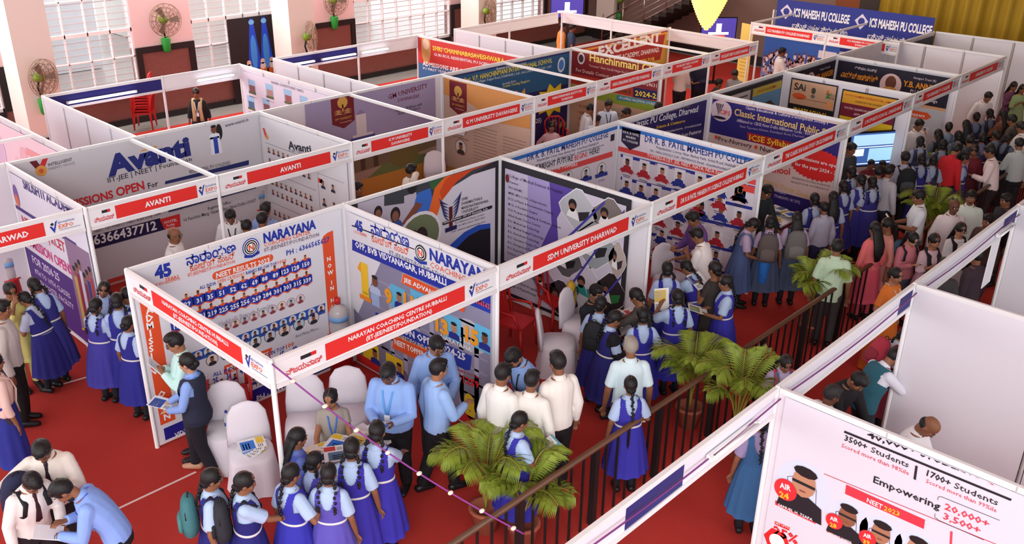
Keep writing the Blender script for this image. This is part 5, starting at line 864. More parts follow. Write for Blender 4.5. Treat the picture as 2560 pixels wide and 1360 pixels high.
def backpack(r, col, label, trim='#1e1c20', pc=None, t=.6, w=.15, hgt=.21):
    s = r['s']; k = s.k; c = s.surf(t, 0, .05, 1); d = s.fr(t)[1]; f = s.F(t); x = np.array([1., 0, 0]); c = c-f*.075
    e = empty('backpack', tuple(wpt(r, c*k)), r['rz'], label, 'backpack', 'backpacks worn by visitors'); R = np.stack([x, f, d], 1); m = cloth(col, .3, 40)
    def L(v): return R@(np.array(v)*k)
    mb = MB(); mb.tube([L((0, 0, z)) for z in (-hgt, -hgt*.92, -hgt*.4, hgt*.3, hgt*.75, hgt*.95, hgt)], [(a*k, b*k) for a, b in ((w*.75, .05), (w, .08), (w*1.02, .09), (w*.98, .08), (w*.8, .065), (w*.5, .045), (w*.2, .02))], m, n=16, ref=(1, 0, 0)); mb.build('bag_body', e)
    mb = MB(); mb.tube([L((0, -.085, z)) for z in (-hgt*.8, -hgt*.7, -hgt*.1, hgt*.05)], [(a*k, b*k) for a, b in ((w*.5, .02), (w*.75, .035), (w*.72, .034), (w*.4, .015))], cloth(pc or mix(col, '#000000', .2), .3, 40), n=14, ref=(1, 0, 0)); mb.build('front_pocket', e)
    mb = MB(); mb.tube([L((w*.95*math.cos(q), -.02, hgt*.1+hgt*.82*math.sin(q))) for q in [PI*i/10 for i in range(11)]], .006*k, M(trim, .5), n=5); mb.build('zip', e)
    mb = MB(); mb.tube([L((-.03, .01, hgt)), L((-.02, .01, hgt+.03)), L((.02, .01, hgt+.03)), L((.03, .01, hgt))], .007*k, M(trim, .6), n=6); mb.build('grab_handle', e)
    for sg in (-1, 1):
        pts = [s.surf(.82, sg*.09, .05, 1), s.C(.985)+np.array([sg*.1, 0, .015]), s.surf(.86, sg*.1, .036), s.surf(.6, sg*.125, .034), s.surf(.45, sg*.14, .01, 1)]; o = wpt(r, c*k); ci, si = math.cos(r['rz']), math.sin(r['rz'])
        mb = MB(); mb.tube([p*k-c*k for p in pts], [(.026*k, .007*k)]*5, M(trim, .7), n=6, ref=(1, 0, 0)); mb.build('shoulder_strap', e)
BRO = 'brochures and magazines in hand'
def sheet(e, w, d, cols, t=.006, name='cover', pages=1):
    """a small booklet lying flat around the origin of e"""
    if pages: mb = MB(); mb.box((-w/2, -d/2, 0), (w/2, d/2, t*.8), M('#e9e6e2', .6)); mb.build('pages', e)
    mb = MB(); mb.box((-w/2-.002, -d/2-.002, t*.8), (w/2+.002, d/2+.002, t), M(cols[0], .35)); z = t+.0006
    def R(a, b, c, q, col): mb.add([(a*w, b*d, z), (c*w, b*d, z), (c*w, q*d, z), (a*w, q*d, z)], [(0, 1, 2, 3)], M(col, .35))
    if len(cols) > 1: R(-.5, -.1, .3, .42, cols[1])
    if len(cols) > 2: R(-.1, -.46, .48, -.18, cols[2])
    for k in range(3): R(-.44, .3-.1*k, .1, .34-.1*k, '#f2f2f2'); R(-.44, -.24-.07*k, -.16, -.21-.07*k, '#5a5a66')
    mb.build(name, e)
def brochure(r, label, cols=('#eeeef0', '#2f6ac8', '#e8c23a'), hand='both', w=.2, d=.27, tiltx=35, group=BRO, name='brochure', t=.008, rot=0, up=.02):
    s = r['s']; k = s.k; T = {n: s.arm[n][2]+nrm(s.arm[n][2]-s.arm[n][1])*.07 for n in 'LR'}; c = (T['L']+T['R'])/2 if hand == 'both' else T[hand]
    e = empty(name, tuple(wpt(r, (c+np.array([0, .03, up]))*k)), 0, label, 'brochure', group); e.rotation_euler = (math.radians(tiltx), 0, r['rz']+math.radians(rot)); sheet(e, w, d, cols, t); return e
def finish_people():
    bpy.context.view_layer.update(); dg = bpy.context.evaluated_depsgraph_get(); ew, ir, lp = M('#d9d3cf', .3), M('#1a1516', .3), M('#7a3f3a', .5)
    for o in PEND:
        me = bpy.data.meshes.new_from_object(o.evaluated_get(dg)); old = o.data; mats = [m for m in old.materials]; o.modifiers.clear(); o.data = me; me.materials.clear()
        for m in mats: me.materials.append(m)
        n = len(me.polygons); me.polygons.foreach_set('material_index', np.zeros(n, np.int32)); me.polygons.foreach_set('use_smooth', np.ones(n, bool))
        if '_h' in o:
            q = np.array(o['_h']); del o['_h']; del o['hk']; hc = q[:3]; R = q[3:12].reshape(3, 3); k = q[12]
            for m in (ew, ir, lp): me.materials.append(m)
            c = np.zeros(n*3); me.polygons.foreach_get('center', c); p = ((c.reshape(-1, 3)-hc)@R)/k; x = np.abs(p[:, 0]); y = p[:, 1]; z = p[:, 2]; mi = np.zeros(n, np.int32); fr = y > .05
            mi[fr & (((x-.033)/.017)**2+((z-.004)/.009)**2 < 1)] = 1; mi[fr & (((x-.033)/.009)**2+((z-.004)/.01)**2 < 1)] = 2
            mi[fr & ((x/.026)**2+((z+.066)/.009)**2 < 1)] = 3; me.polygons.foreach_set('material_index', mi)
        me.update(); bpy.data.meshes.remove(old)
# ------------------------------------------------------------------ who stands where
G1, G2, G3, LB = '#2d2b96', '#4b42a4', '#24236f', '#a9c0e4'
SG = 'schoolgirls in blue pinafores'; MN = 'men in shirts'; VS = 'other visitors'
def girl(px, py, h, a, label, bottom=G1, **k): return person(px, py, h, a, label, 'girl', bottom=bottom, group=SG, **k)
def man(px, py, h, a, label, top, **k): return person(px, py, h, a, label, 'man', top=top, group=MN, **k)
def lady(px, py, h, a, label, kind='woman', **k): return person(px, py, h, a, label, kind, group=VS, **k)
# three bent over a pad
r = man(105, 1126, 1.7, 165, 'tall tousle-haired boy in cream shirt and dark tie with an arm around his friend', '#e2d6cc', bottom='#241a1e', hs='tall', acc=('tie:#2a2026',), lean=14, nod=34, R=(.44, .16, 1.12), L=(.1, .26, 1.15))
r = man(80, 1206, 1.6, 125, 'boy in white shirt and maroon tie looking down at the pad', '#e6dedb', bottom='#241a20', hs='short', acc=('tie:#3c1c24',), lean=16, nod=38, L='holdlow'); backpack(r, '#2a2c48', 'navy backpack on the boy in maroon tie')
r = man(158, 1226, 1.68, -110, 'man in sky-blue shirt bending to write on a small pad', '#86a4e6', bottom='#1b1a20', acc=('lanyard:#3a5ad8', 'beard', 'watch:L'), lean=36, nod=32, L=(.04, .36, .98), R=(.06, .3, 1.06), skn=1); brochure(r, 'white writing pad held by the bending man in sky blue', ('#f0ecf2',), 'L', .2, .24, 20, name='notepad', up=.03)
# edge of the aisle
r = lady(-14, 905, 1.6, 40, 'person in pale pink floral dupatta and blue skirt at the picture edge', top='#d9b6ad', bottom='#2a2f86', hem=.2, acc=('scarf:#dcbcb2',))
r = man(4, 772, 1.74, 70, 'man in stone-grey shirt and black trousers beside the bowing schoolgirl', '#bdb4b0', bottom='#191718', skn=1)
r = lady(26, 726, 1.6, 130, 'woman in pale yellow kurta holding her hand to her mouth', top='#d9d07c', hs='bun', nod=24, R='face', L='chest', leg='#d9d07c')
r = girl(62, 748, 1.48, -70, 'schoolgirl stooping over papers in front of the yellow kurta', G3, top='#aab0c8', lean=22, nod=22, L='hold', R='hold', hs='braid'); brochure(r, 'blue and red leaflet held by the stooping schoolgirl', ('#a8c4e4', '#f0eef0', '#c23a4a'), tiltx=60)
r = girl(86, 714, 1.58, -55, 'schoolgirl with heavy dark hair leaning in behind the stooping schoolgirl', '#30307e', lean=16, nod=22, hs='loops', top=LB, L='hold')
r = girl(240, 764, 1.5, 15, 'schoolgirl with two braids holding a thick paper bundle by the purple banner', '#3f3a98', top='#a4b6da', L=(.2, .34, .96), R='holdlow', nod=16); brochure(r, 'thick bundle of newspapers under the braided schoolgirl\'s arm', ('#e4dfda', '#d8d0c8'), 'L', .3, .36, 5, t=.035, up=.03, name='newspaper_bundle')
r = girl(260, 722, 1.52, 168, 'smiling schoolgirl facing the camera between two friends', '#3a3888', top='#9fb2d8', tilt=-18, nod=12)
r = girl(293, 752, 1.56, -15, 'schoolgirl with bushy hair beside the smiling one, seen from behind', '#2c2b88', hs='loops', R='holdlow', L='holdlow', nod=14, top='#a6b9de'); brochure(r, 'open magazine held by the bushy-haired schoolgirl', ('#e6e0d6', '#d8b86a'), tiltx=15)
r = girl(322, 808, 1.46, 25, 'schoolgirl half hidden by the coaching stall post', '#2a2a86', hs='bun', nod=12, top='#a8badc')
r = girl(316, 738, 1.55, -140, 'schoolgirl mostly hidden behind the group at the coaching stall post', '#34348a', hs='loops')
# coaching stall
r = lady(468, 906, 1.62, -82, 'woman in navy waistcoat over a blue shirt with an identity card', 'lady', top='#86a3e0', bottom='#1d1c24', hs='bun', acc=('vest:#272a3e', 'lanyard:#3f8ae0'), nod=6, L='holdlow', R=(.06, .36, .95), stride=.34, shoe='#b98c6e', skn=2); brochure(r, 'blue and white booklet in the waistcoated woman\'s hand', ('#e8e8ee', '#2f55a8'), 'R', tiltx=10)
r = man(438, 856, 1.7, -110, 'young man with glasses in mint shirt reading a leaflet', '#bfe3de', bottom='#2c2c36', hs='tall', acc=('glasses',), nod=22, L='chest', R='chest', skn=0); brochure(r, 'white printed leaflet held up by the man in mint shirt', ('#f0eef4', '#dcdcec'), tiltx=55)
r = lady(826, 996, 1.6, 172, 'woman in grey top with white lace sleeves seated behind the brochure table', top='#a49c93', bottom='#a49c93', sl=.45, sit=.47, hs='pony', nod=16, turn=-15, acc=('lanyard:#3c78dc', 'watch:L'), L='table', R='table', skn=0)
r = man(970, 932, 1.78, -168, 'heavy-set man in blue shirt and lanyard reading a booklet at the table', '#8aaae4', bottom='#18181c', fat=1.28, acc=('lanyard:#58a4ee',), nod=30, lean=8, L='hold', R='hold', skn=3, stride=.12); brochure(r, 'blue booklet in the heavy-set man\'s hands', ('#e8eaf0', '#2f5fb4', '#e8eaf0'), tiltx=20)
r = man(1092, 864, 1.76, 165, 'man with glasses and moustache in blue shirt leaning over a colleague', '#8cabe2', bottom='#23232b', acc=('glasses', 'mustache', 'lanyard:#2a2a32'), lean=10, nod=22, turn=20, L='holdlow', skn=0)
r = man(1096, 922, 1.72, 55, 'man in pale blue shirt and black trousers standing side-on', '#96b6e8', bottom='#17161a', R='hold', L='down', stride=.32, skn=0)
r = lady(744, 1094, 1.56, 55, 'young woman with long loose hair and a silver clip at the table', 'girl', top='#6478c4', bottom='#4a58ac', hs='long', nod=10, belt=0)
r = girl(787, 1152, 1.42, 35, 'small schoolgirl with looped braids between taller ones', G2, hs='loops', top='#9fb1da', nod=12)
r = girl(728, 1184, 1.54, 38, 'schoolgirl in bright blue pinafore with one hand raised to her shoulder', '#3331a4', R=(.2, .22, 1.22), nod=10, hs='braid')
r = girl(822, 1184, 1.52, 4, 'schoolgirl in faded violet pinafore with parted braids', '#5a50ae', hs='braids', nod=12, belt='#e6e2dc')
r = girl(879, 1120, 1.58, 0, 'schoolgirl with two long braids resting an arm on her classmate', '#382f9e', L=(.3, .2, 1.15), hs='braids', nod=14)
r = girl(943, 1078, 1.62, 8, 'tall schoolgirl with long braids reaching for papers beside the heavy-set man', '#372fa0', hs='braids', R='reach', L='reach', nod=16)
r = girl(530, 1196, 1.56, 75, 'schoolgirl with teal backpack walking past the covered chairs', G3, hs='braid', turn=10); backpack(r, '#3f7378', 'teal backpack on the schoolgirl passing the covered chairs', pc='#4a7f80')
r = girl(612, 1206, 1.56, 70, 'schoolgirl with black backpack stretching out her hand', G3, hs='braid', R=(.02, .5, 1.02)); backpack(r, '#2b2c33', 'black backpack on the schoolgirl with outstretched hand')
# boys at the corner
r = man(1258, 934, 1.72, 38, 'boy in white shirt with cropped hair at the edge of the trio by the palm', '#ece8e4', bottom='#2a2227', nod=12); brochure(r, 'yellow magazine carried low by a white-shirted boy', ('#e8d25a', '#e8e2c0'), 'L', tiltx=70)
r = man(1330, 950, 1.68, 22, 'boy in white shirt with a yellow collar trim in the middle of the trio', '#ebe6df', bottom='#231c20', nod=10)
r = man(1394, 906, 1.78, -30, 'tallest white-shirted boy of the trio with a dark tie', '#ece6df', bottom='#1e191c', acc=('tie:#2a2024',), nod=10, hs='tall')
r = man(1284, 893, 1.76, -140, 'bearded man in blue shirt bowing towards the white-shirted boys', '#8aaae2', bottom='#22222a', acc=('beard', 'lanyard:#26262c'), lean=22, nod=30, L='hold', R='hold', skn=0)
r = girl(1300, 1052, 1.52, 62, 'schoolgirl among palm fronds carrying a teal booklet', '#302d98', hs='braid', nod=12, R='hold', L='hold'); brochure(r, 'teal printed booklet held by the schoolgirl among palm fronds', ('#6aa4b4', '#e8ecee', '#3a6a9c'), tiltx=25)
r = man(1577, 866, 1.72, -4, 'grey-haired man in pale blue short-sleeved shirt', '#d3e8ee', bottom='#6e5e56', sl=.85, hs='grey', hc='#958d84', acc=('untuck',), skn=1)
r = girl(1576, 962, 1.5, -6, 'schoolgirl with a single braid in front of the grey-haired man', '#35309c', hs='braid', R=(.2, .24, .95)); brochure(r, 'small magazine at the hip of the single-braid schoolgirl', ('#d8d4d0', '#3a6a8a', '#c8b45a'), 'R', .17, .23, 40)
# medical university counter
r = man(1490, 732, 1.74, 140, 'man in black jacket seated on a covered chair behind the counter', '#20252d', bottom='#1a1a1e', sit=.5, nod=14, L='table', R='table', acc=('lanyard:#b0a47a', 'mustache'), skn=0)
r = girl(1502, 760, 1.56, 22, 'schoolgirl with a dark backpack pressed to the counter', G3, hs='bun', nod=14, R='reach'); backpack(r, '#26272c', 'dark backpack on the schoolgirl pressed to the counter')
r = girl(1537, 796, 1.54, 72, 'schoolgirl in black blazer smiling down at her brochures', '#27266f', acc=('jacket:#1c1b20',), hs='braid', nod=22, lean=6, R='hold', L='hold'); brochure(r, 'stack of blue brochures held by the schoolgirl in blazer', ('#e8e6e8', '#2f62c4', '#c83a3a'), t=.03, tiltx=12)
r = lady(1590, 740, 1.58, -58, 'woman in black and grey checked kurta leaning over the counter', top='#55514e', bottom='#4a4644', hs='braid', lean=12, nod=22, L='reach', R='reach', leg='#221f20', sl=1)
r = girl(1606, 788, 1.56, -8, 'schoolgirl with a zipped pinafore back next to the checked kurta', '#2f2d9c', hs='loops', R=(.24, .24, .95))
r = girl(1693, 742, 1.56, -12, 'schoolgirl fanning herself with a paper', '#332fa0', hs='braids', L=(.14, .28, 1.3)); brochure(r, 'white paper fan raised by a schoolgirl', ('#f0eee8', '#e0c060'), 'L', .2, .3, 75, name='paper_fan')
r = girl(1668, 672, 1.58, -4, 'schoolgirl with hair ribbons close to the white counter end post', '#2d2b94', hs='loops', top='#a7b8dc')
r = girl(1716, 668, 1.55, -40, 'schoolgirl bending with her belt showing behind the fanning one', '#312e9a', lean=32, nod=20, hs='braid', L='reach')
r = lady(1786, 672, 1.62, -40, 'woman in black printed kurta holding a magazine over the crowd', top='#3a3432', bottom='#332d2c', hs='braid', L='chest', R='chest', leg='#1d1a1b', sl=.6); brochure(r, 'magazine with a dark photo held by the woman in black print', ('#e8ecee', '#5a6a74'), tiltx=30, w=.26)
r = girl(1814, 706, 1.54, -85, 'laughing schoolgirl in profile with a booklet in hand', '#3431a0', hs='braid', L='hold', R='hold', nod=8); brochure(r, 'open booklet in the laughing schoolgirl\'s hands', ('#e8e6e0', '#8a9a6a'), tiltx=15)
r = man(1742, 588, 1.7, -58, 'man in white short-sleeved shirt leaning into the science college stall', '#eae2e0', bottom='#2c2a30', sl=.9, lean=16, nod=20, L='chest', R='reach', skn=1)
r = man(1733, 546, 1.76, -110, 'man in purple shirt facing the toppers banner', '#6a4488', bottom='#2a2730', lean=12, nod=24, L='hold', R='hold')
# dark-uniform school
DU = dict(top='#b29cb8', belt=0)
r = girl(1883, 562, 1.56, 100, 'girl in slate pinafore digging in her bright blue bag', '#4b5c88', nod=30, lean=10, L='holdlow', R='holdlow', hs='braid', **DU)
e = empty('shoulder_bag', tuple(wpt(r, (0, .36, .72))), r['rz'], 'bright blue bag opened by the girl in slate pinafore', 'bag', 'backpacks worn by visitors'); mb = MB(); mb.tube([(0, 0, -.25), (0, 0, -.2), (0, 0, .1), (0, 0, .24)], [(.12, .07), (.16, .1), (.17, .1), (.12, .05)], cloth('#2f72c8', .4, 30), n=14); mb.build('bag_body', e); mb = MB(); mb.tube([(-.12, 0, .2), (-.1, 0, .36), (.1, 0, .36), (.12, 0, .2)], .012, M('#2457a0', .7), n=6); mb.build('bag_handle', e)
r = girl(1926, 556, 1.55, 12, 'girl in slate pinafore with a worn brown-grey backpack', '#46526e', nod=12, hs='loops', **DU); backpack(r, '#5f5654', 'worn brown-grey backpack nearest the bright blue bag', pc='#6b6160', hgt=.25, w=.17)
r = girl(1992, 546, 1.6, 6, 'long-haired girl in slate pinafore with a grey backpack', '#434e6a', hs='long', nod=8, **DU); backpack(r, '#6a6866', 'light grey backpack under the long loose hair', pc='#7a7876', hgt=.25, w=.17)
r = man(1918, 478, 1.72, 150, 'man in black jacket handing leaflets across the school table', '#22272b', nod=26, lean=14, L='table', R='table')
for x, y, h, a, lb, c, hs in ((2036, 498, 1.56, -8, 'schoolgirl with yellow hair ribbons at the heap of leaflets', '#302e86', 'braids'), (2083, 494, 1.58, 4, 'long-haired schoolgirl with a white belt in the starburst seal queue', '#2f2c80', 'long'), (2108, 466, 1.56, -14, 'schoolgirl with yellow ribbons below the starburst seal', '#332f80', 'loops'), (2152, 450, 1.6, -10, 'schoolgirl with a high collar near the television', '#302d80', 'braid'), (2180, 456, 1.58, -5, 'schoolgirl reaching out with newspapers near the television', '#34307e', 'braids'), (2128, 430, 1.56, -20, 'schoolgirl with dark plaits one row closer to the television', '#2e2b78', 'braids')):
    r = girl(x, y, h, a, lb, c, hs=hs, top='#a2acc6', nod=10, **({'R': (.2, .42, 1.1)} if 'reaching' in lb else {}))
    if 'reaching' in lb: brochure(r, 'folded newspaper held out near the television', ('#d8cabc', '#b8a49a'), 'R', .2, .34, 30)
r = man(2060, 520, 1.5, -15, 'shorter pupil in pale shirt squeezed behind the grey backpack', '#a9a8bc', bottom='#2a2a50')
r = man(2197, 430, 1.62, 20, 'boy with thick hair turning in the television queue', '#9a9db0', bottom='#22222c', hs='tall'); r = man(2224, 428, 1.66, 60, 'boy in pale check shirt beside the thick-haired boy', '#b4b0b8', bottom='#22222c', hs='tall')
r = man(2128, 372, 1.72, 150, 'man in dark printed shirt standing at the television', '#3a3d42', bottom='#1c1c20', nod=14)
for x, y, lb in ((2178, 410, 'child seated under the television in red cover'), (2206, 412, 'second child seated under the television')): person(x, y, 1.3, 170, lb, 'boy', top='#7a2a34', sit=.45, group=VS, bottom='#3a2228')
r = man(2263, 394, 1.68, 2, 'boy with a black backpack at the white partition end', '#a9a9bc', bottom='#1d1c22'); backpack(r, '#202226', 'black backpack with a grey patch at the white partition end', pc='#4a4c52', hgt=.24, w=.17)
for x, y, h, a, lb, c in ((2303, 398, 1.58, 3, 'schoolgirl with belt tied behind next to the black backpack', '#2f2c80'), (2300, 354, 1.58, 0, 'schoolgirl in front of the pale table papers', '#3a3a58'), (2332, 400, 1.55, 10, 'schoolgirl in shadow behind the red shirt', '#33304a'), (2358, 362, 1.6, 20, 'schoolgirl in grey-blue by the pile of papers', '#34405a'), (2412, 395, 1.5, 100, 'short schoolgirl between the red shirt and the maroon kurta', '#3a3470')): girl(x, y, h, a, lb, c, top='#8f98b0', hs='braids', nod=8)
r = man(2392, 374, 1.68, 60, 'man in bright red shirt stooping in the crowd', '#c0222a', bottom='#2a2226', lean=14, nod=20)
r = lady(2436, 376, 1.6, -150, 'woman in maroon kurta with a pale pink scarf', top='#702430', bottom='#561c28', acc=('scarf:#b07a80:1',), hs='braid')
r = man(2474, 378, 1.74, -62, 'man in pink-white shirt leaning on the railing top', '#dccac8', bottom='#2a2226', lean=14, L='hold')
r = man(2297, 492, 1.72, -82, 'man in white blue-collared tee holding a brown book', '#d8dde2', bottom='#6f8090', sl=.8, acc=('untuck',), L='hold', R='hold', nod=16); brochure(r, 'brown hardcover book in the white tee man\'s hands', ('#9a6a3e', '#8a5a34'), tiltx=50, t=.03, name='book')
r = man(2386, 516, 1.7, -172, 'balding man in pinkish shirt by the far palms', '#ddd0d2', bottom='#4a4448', hs='bald', skn=3, acc=('untuck',)); r = man(2428, 493, 1.72, -155, 'man in pale green striped shirt with a chest pocket phone', '#cbd3c8', bottom='#4a4448', R='hip', sl=.9, acc=('mustache', 'untuck'))
r = lady(2187, 572, 1.64, -18, 'woman in coral kurta with waist-long black hair', top='#df7070', bottom='#d8566a', hs='long', leg='#c04a5a', hem=.35); r = lady(2217, 562, 1.64, -95, 'woman in peach kurta and glasses turning to the coral kurta', top='#cf8a80', bottom='#c07a78', hs='pony', acc=('glasses',), leg='#8a4a50')
r = man(2093, 618, 1.7, 18, 'man in light green short-sleeved shirt by the railing', '#bcd4b6', bottom='#3c3a3c', sl=.9, acc=('untuck',), skn=1)
r = lady(2282, 598, 1.58, 168, 'girl in dusty pink sweatshirt looking at her phone', 'lady', top='#bb6e78', bottom='#4a4c5c', hs='pony', nod=34, L='phone', R='phone', skn=2); backpack(r, '#3c5468', 'slate backpack on the girl in dusty pink'); brochure(r, 'phone in the hands of the girl in dusty pink', ('#1d1c20',), 'both', .075, .15, 30, name='phone', t=.009)
mb = MB(); s_ = r['s']; co = None
r = lady(2336, 602, 1.6, 172, 'woman in pale mauve kurta with a black open jacket', top='#cbaab2', bottom='#c49aa6', hs='bun', acc=('scarf:#25232a',), R='chest', skn=0, leg='#8a4a5a')
r = lady(2402, 574, 1.6, 178, 'woman with glasses in white top holding a black portfolio', top='#dcd8da', bottom='#c8c4c8', hs='long', acc=('glasses', 'scarf:#24222a'), L='chest', R='chest', skn=2); brochure(r, 'black and white striped portfolio held by the woman in white', ('#26242c', '#e4e4e8'), tiltx=75, w=.26, d=.34, t=.02, name='portfolio')
r = lady(2240, 688, 1.58, 150, 'woman in orange saree with a name badge by the railing', 'saree', top='#d9762e', bottom='#cc6a22', hs='bun', sl=.9, acc=('lanyard:#cfd4e4',), skn=0)
for x, y, a, lb, c in ((2360, 664, 20, 'dark-haired boy behind the railing-side fascia', '#3a3638'), (2470, 552, -120, 'man in dark brown shirt in the shade of the far fascia', '#4a332f'), (2515, 500, -100, 'man in black shirt among the far palms', '#26222a'), (2440, 640, -30, 'woman in dark clothes beyond the hanging paper', '#3a2c34')): man(x, y, 1.66, a, lb, c, bottom='#1c1a1e')
# far end of the aisle
for i, (x, y, a, k, c, lb) in enumerate(((2470, 242, 170, 'man', '#dcd5d4', 'man in white shirt leaning over a table in the empty white stall'), (2298, 312, 165, 'man', '#dad2d0', 'man in white shirt before the portrait rows banner'), (2415, 312, 0, 'girl', '#3a3c52', 'pupil with a hair clip at the empty white stall'), (2441, 293, 10, 'girl', '#2c2c44', 'pupil with short hair under the leaning white shirt'), (2474, 284, -5, 'girl', '#34303c', 'pupil with tied hair under the leaning white shirt'), (2507, 288, -20, 'lady', '#7a4a3a', 'person in rust top holding up a pink sheet'), (2345, 336, -10, 'girl', '#26242e', 'long-haired pupil before the portrait rows'), (2372, 318, 20, 'girl', '#5a6a7a', 'pupil in grey-green top near the portrait rows'), (2395, 340, 5, 'girl', '#4a5866', 'pupil in teal-grey top with a yellow badge'), (2530, 300, -40, 'man', '#4a4440', 'man in olive shirt at the far end crowd'), (2553, 318, -30, 'man', '#cfcac8', 'man in pale shirt at the far end crowd edge'), (2490, 338, -10, 'girl', '#2a3040', 'pupil in navy deep in the far crowd'), (2522, 345, 60, 'girl', '#242838', 'pupil in black deep in the far crowd'), (2455, 345, 5, 'girl', '#3a3460', 'pupil in violet-blue deep in the far crowd'), (2535, 215, 170, 'lady', '#6a3a54', 'woman in plum top at the last partition'), (2556, 222, -170, 'lady', '#8a9a6a', 'woman in moss-green top at the last partition'), (2425, 352, 15, 'man', '#3a4048', 'boy in charcoal at the far crowd front'), (2548, 360, 0, 'man', '#aab0ae', 'man in silver shirt by the far palm'))):
    if k == 'girl': girl(x, y, 1.56, a, lb, c, top=mix(c, '#9fa8bc', .5), hs=['braids', 'loops', 'long', 'bun'][i % 4], nod=12)
    elif k == 'man': man(x, y, 1.7, a, lb, c, lean=18 if 'leaning' in lb else 4, nod=16, L='hold')
    else: lady(x, y, 1.6, a, lb, top=c, bottom=c, L='chest', R='chest')
# middle row
man(436, 588, 1.66, 95, 'balding man in white shirt walking between the two rows', '#e6e3e3', bottom='#4a4a52', hs='bald', acc=('glasses',), skn=1, stride=.2)
man(576, 540, 1.7, 168, 'man in white shirt and lanyard in the residential college stall', '#e4e2e4', bottom='#2c2c34', acc=('lanyard:#3a3a44',), nod=26, lean=10, skn=1); man(616, 566, 1.64, -25, 'man with only his dark hair showing behind the coaching wall', '#35353d', nod=20)
man(664, 522, 1.7, 6, 'man in blue shirt with his back turned in the residential college stall', '#8fa9dc', bottom='#22222a'); man(656, 548, 1.7, 12, 'man in pale blue shirt with dark collar before the blue one', '#c6d6ea', bottom='#22222a')
man(1028, 426, 1.7, 62, 'man in cream shirt talking on a phone in the sandy photo stall', '#e4dcd0', bottom='#3a3430', R=(.09, .1, 1.5), acc=('mustache',), skn=1); man(893, 470, 1.62, 105, 'man with only his face showing at the sandy photo edge', '#4a3a34')
man(1477, 272, 1.7, 85, 'man in white shirt bowing behind the fascia of the blue school', '#dadade', nod=24, lean=8, bottom='#2a2a30'); man(1491, 300, 1.62, 60, 'man in pale shirt in front of the bowing white shirt', '#cdd8e6', nod=16); man(1521, 262, 1.72, 172, 'man in light blue shirt with lanyard in the classes stall', '#cdd9ec', nod=20, acc=('lanyard:#35353e',)); man(1567, 282, 1.66, -92, 'man in dark plum shirt near the vacation courses list', '#2a2226', nod=26); man(1646, 268, 1.64, 60, 'man showing only dark hair over the violet college wall', '#4a4a52')
person(1379, 316, 1.6, 172, 'woman seated on the red chair in the blue school stall', 'woman', top='#c8a0a8', bottom='#b87a86', sit=.47, hs='bun', group=VS)
r = man(1706, 158, 1.72, 35, 'man in off-white shirt holding up a printed bag', '#dcd4cc', bottom='#26242a', R='hold', L='hold'); brochure(r, 'white printed carrier bag between the two men of the red academy', ('#dedad2', '#c8c4c0'), 'R', .34, .5, 88, name='carrier_bag', t=.05)
man(1752, 152, 1.78, -150, 'broad man in navy shirt taking the printed bag', '#22243e', bottom='#23222a', fat=1.15, L='hold', R='hold'); man(1797, 208, 1.68, 85, 'man in charcoal shirt seated at the red academy front', '#3a3a3e', sit=.48); man(1837, 186, 1.7, -140, 'man in checked grey shirt looking down at the red academy front', '#8f8f92', nod=26)
man(1955, 130, 1.74, 88, 'man in white shirt standing before the crowd banner', '#e2dcdc', bottom='#3a343a', L='hold', R='hold'); man(1407, 66, 1.74, 75, 'man in orange shirt by the window-side corner post', '#e09048', bottom='#3a3236'); man(1431, 70, 1.72, 80, 'man in dark blue tee with the orange-shirted man', '#33425e', bottom='#26242a', sl=.8)
lady(490, 232, 1.62, 172, 'woman in black kurta with a sand-coloured dupatta by the window wall', top='#24242a', bottom='#1e1e24', hs='braid', acc=('scarf:#c2a578', 'lanyard:#d8d8e0'), hem=.3)
# stalls beyond the railing
man(2080, 986, 1.68, 75, 'dark-skinned man in white shirt seated just behind the students count banner', '#e6e0e2', bottom='#2a2a30', hs='short', hc='#2e2a2b', sit=.6, nod=18, skn=3)
man(2146, 952, 1.66, 150, 'man in black shirt bowed over his table beyond the railing', '#1d1b1f', lean=26, nod=30, L='table', R='table'); r = man(2236, 892, 1.6, 75, 'youth in teal sweater vest bending with a white sleeve showing', '#dadae6', bottom='#2a2a34', lean=30, nod=28, acc=('vest:#2a5a6a',), L='reach', R='reach')
r = girl(2262, 838, 1.5, 70, 'girl with a red backpack bending beside the blank partition', '#8a2a3c', top='#d6d8e8', lean=34, nod=20, hs='braid'); backpack(r, '#a83244', 'red backpack on the bending girl by the blank partition')
man(2322, 1066, 1.7, 135, 'bald man in white shirt behind the students count banner', '#e8e6ea', bottom='#4a4a52', hs='bald', nod=38, lean=14, skn=1, L='table', R='table')
r = girl(1965, 908, 1.5, 176, 'girl in slate pinafore with red backpack straps facing the camera', '#4a6280', top='#a99ab8', belt=0, nod=28, hs='braids'); backpack(r, '#35242c', 'dark backpack with red straps', trim='#b8404a')
girl(1905, 1052, 1.52, 8, 'girl in denim-blue pinafore with striped socks below the railing-side fascia', '#37608f', top='#9a8cb4', belt=0, hs='braid')
finish_people()
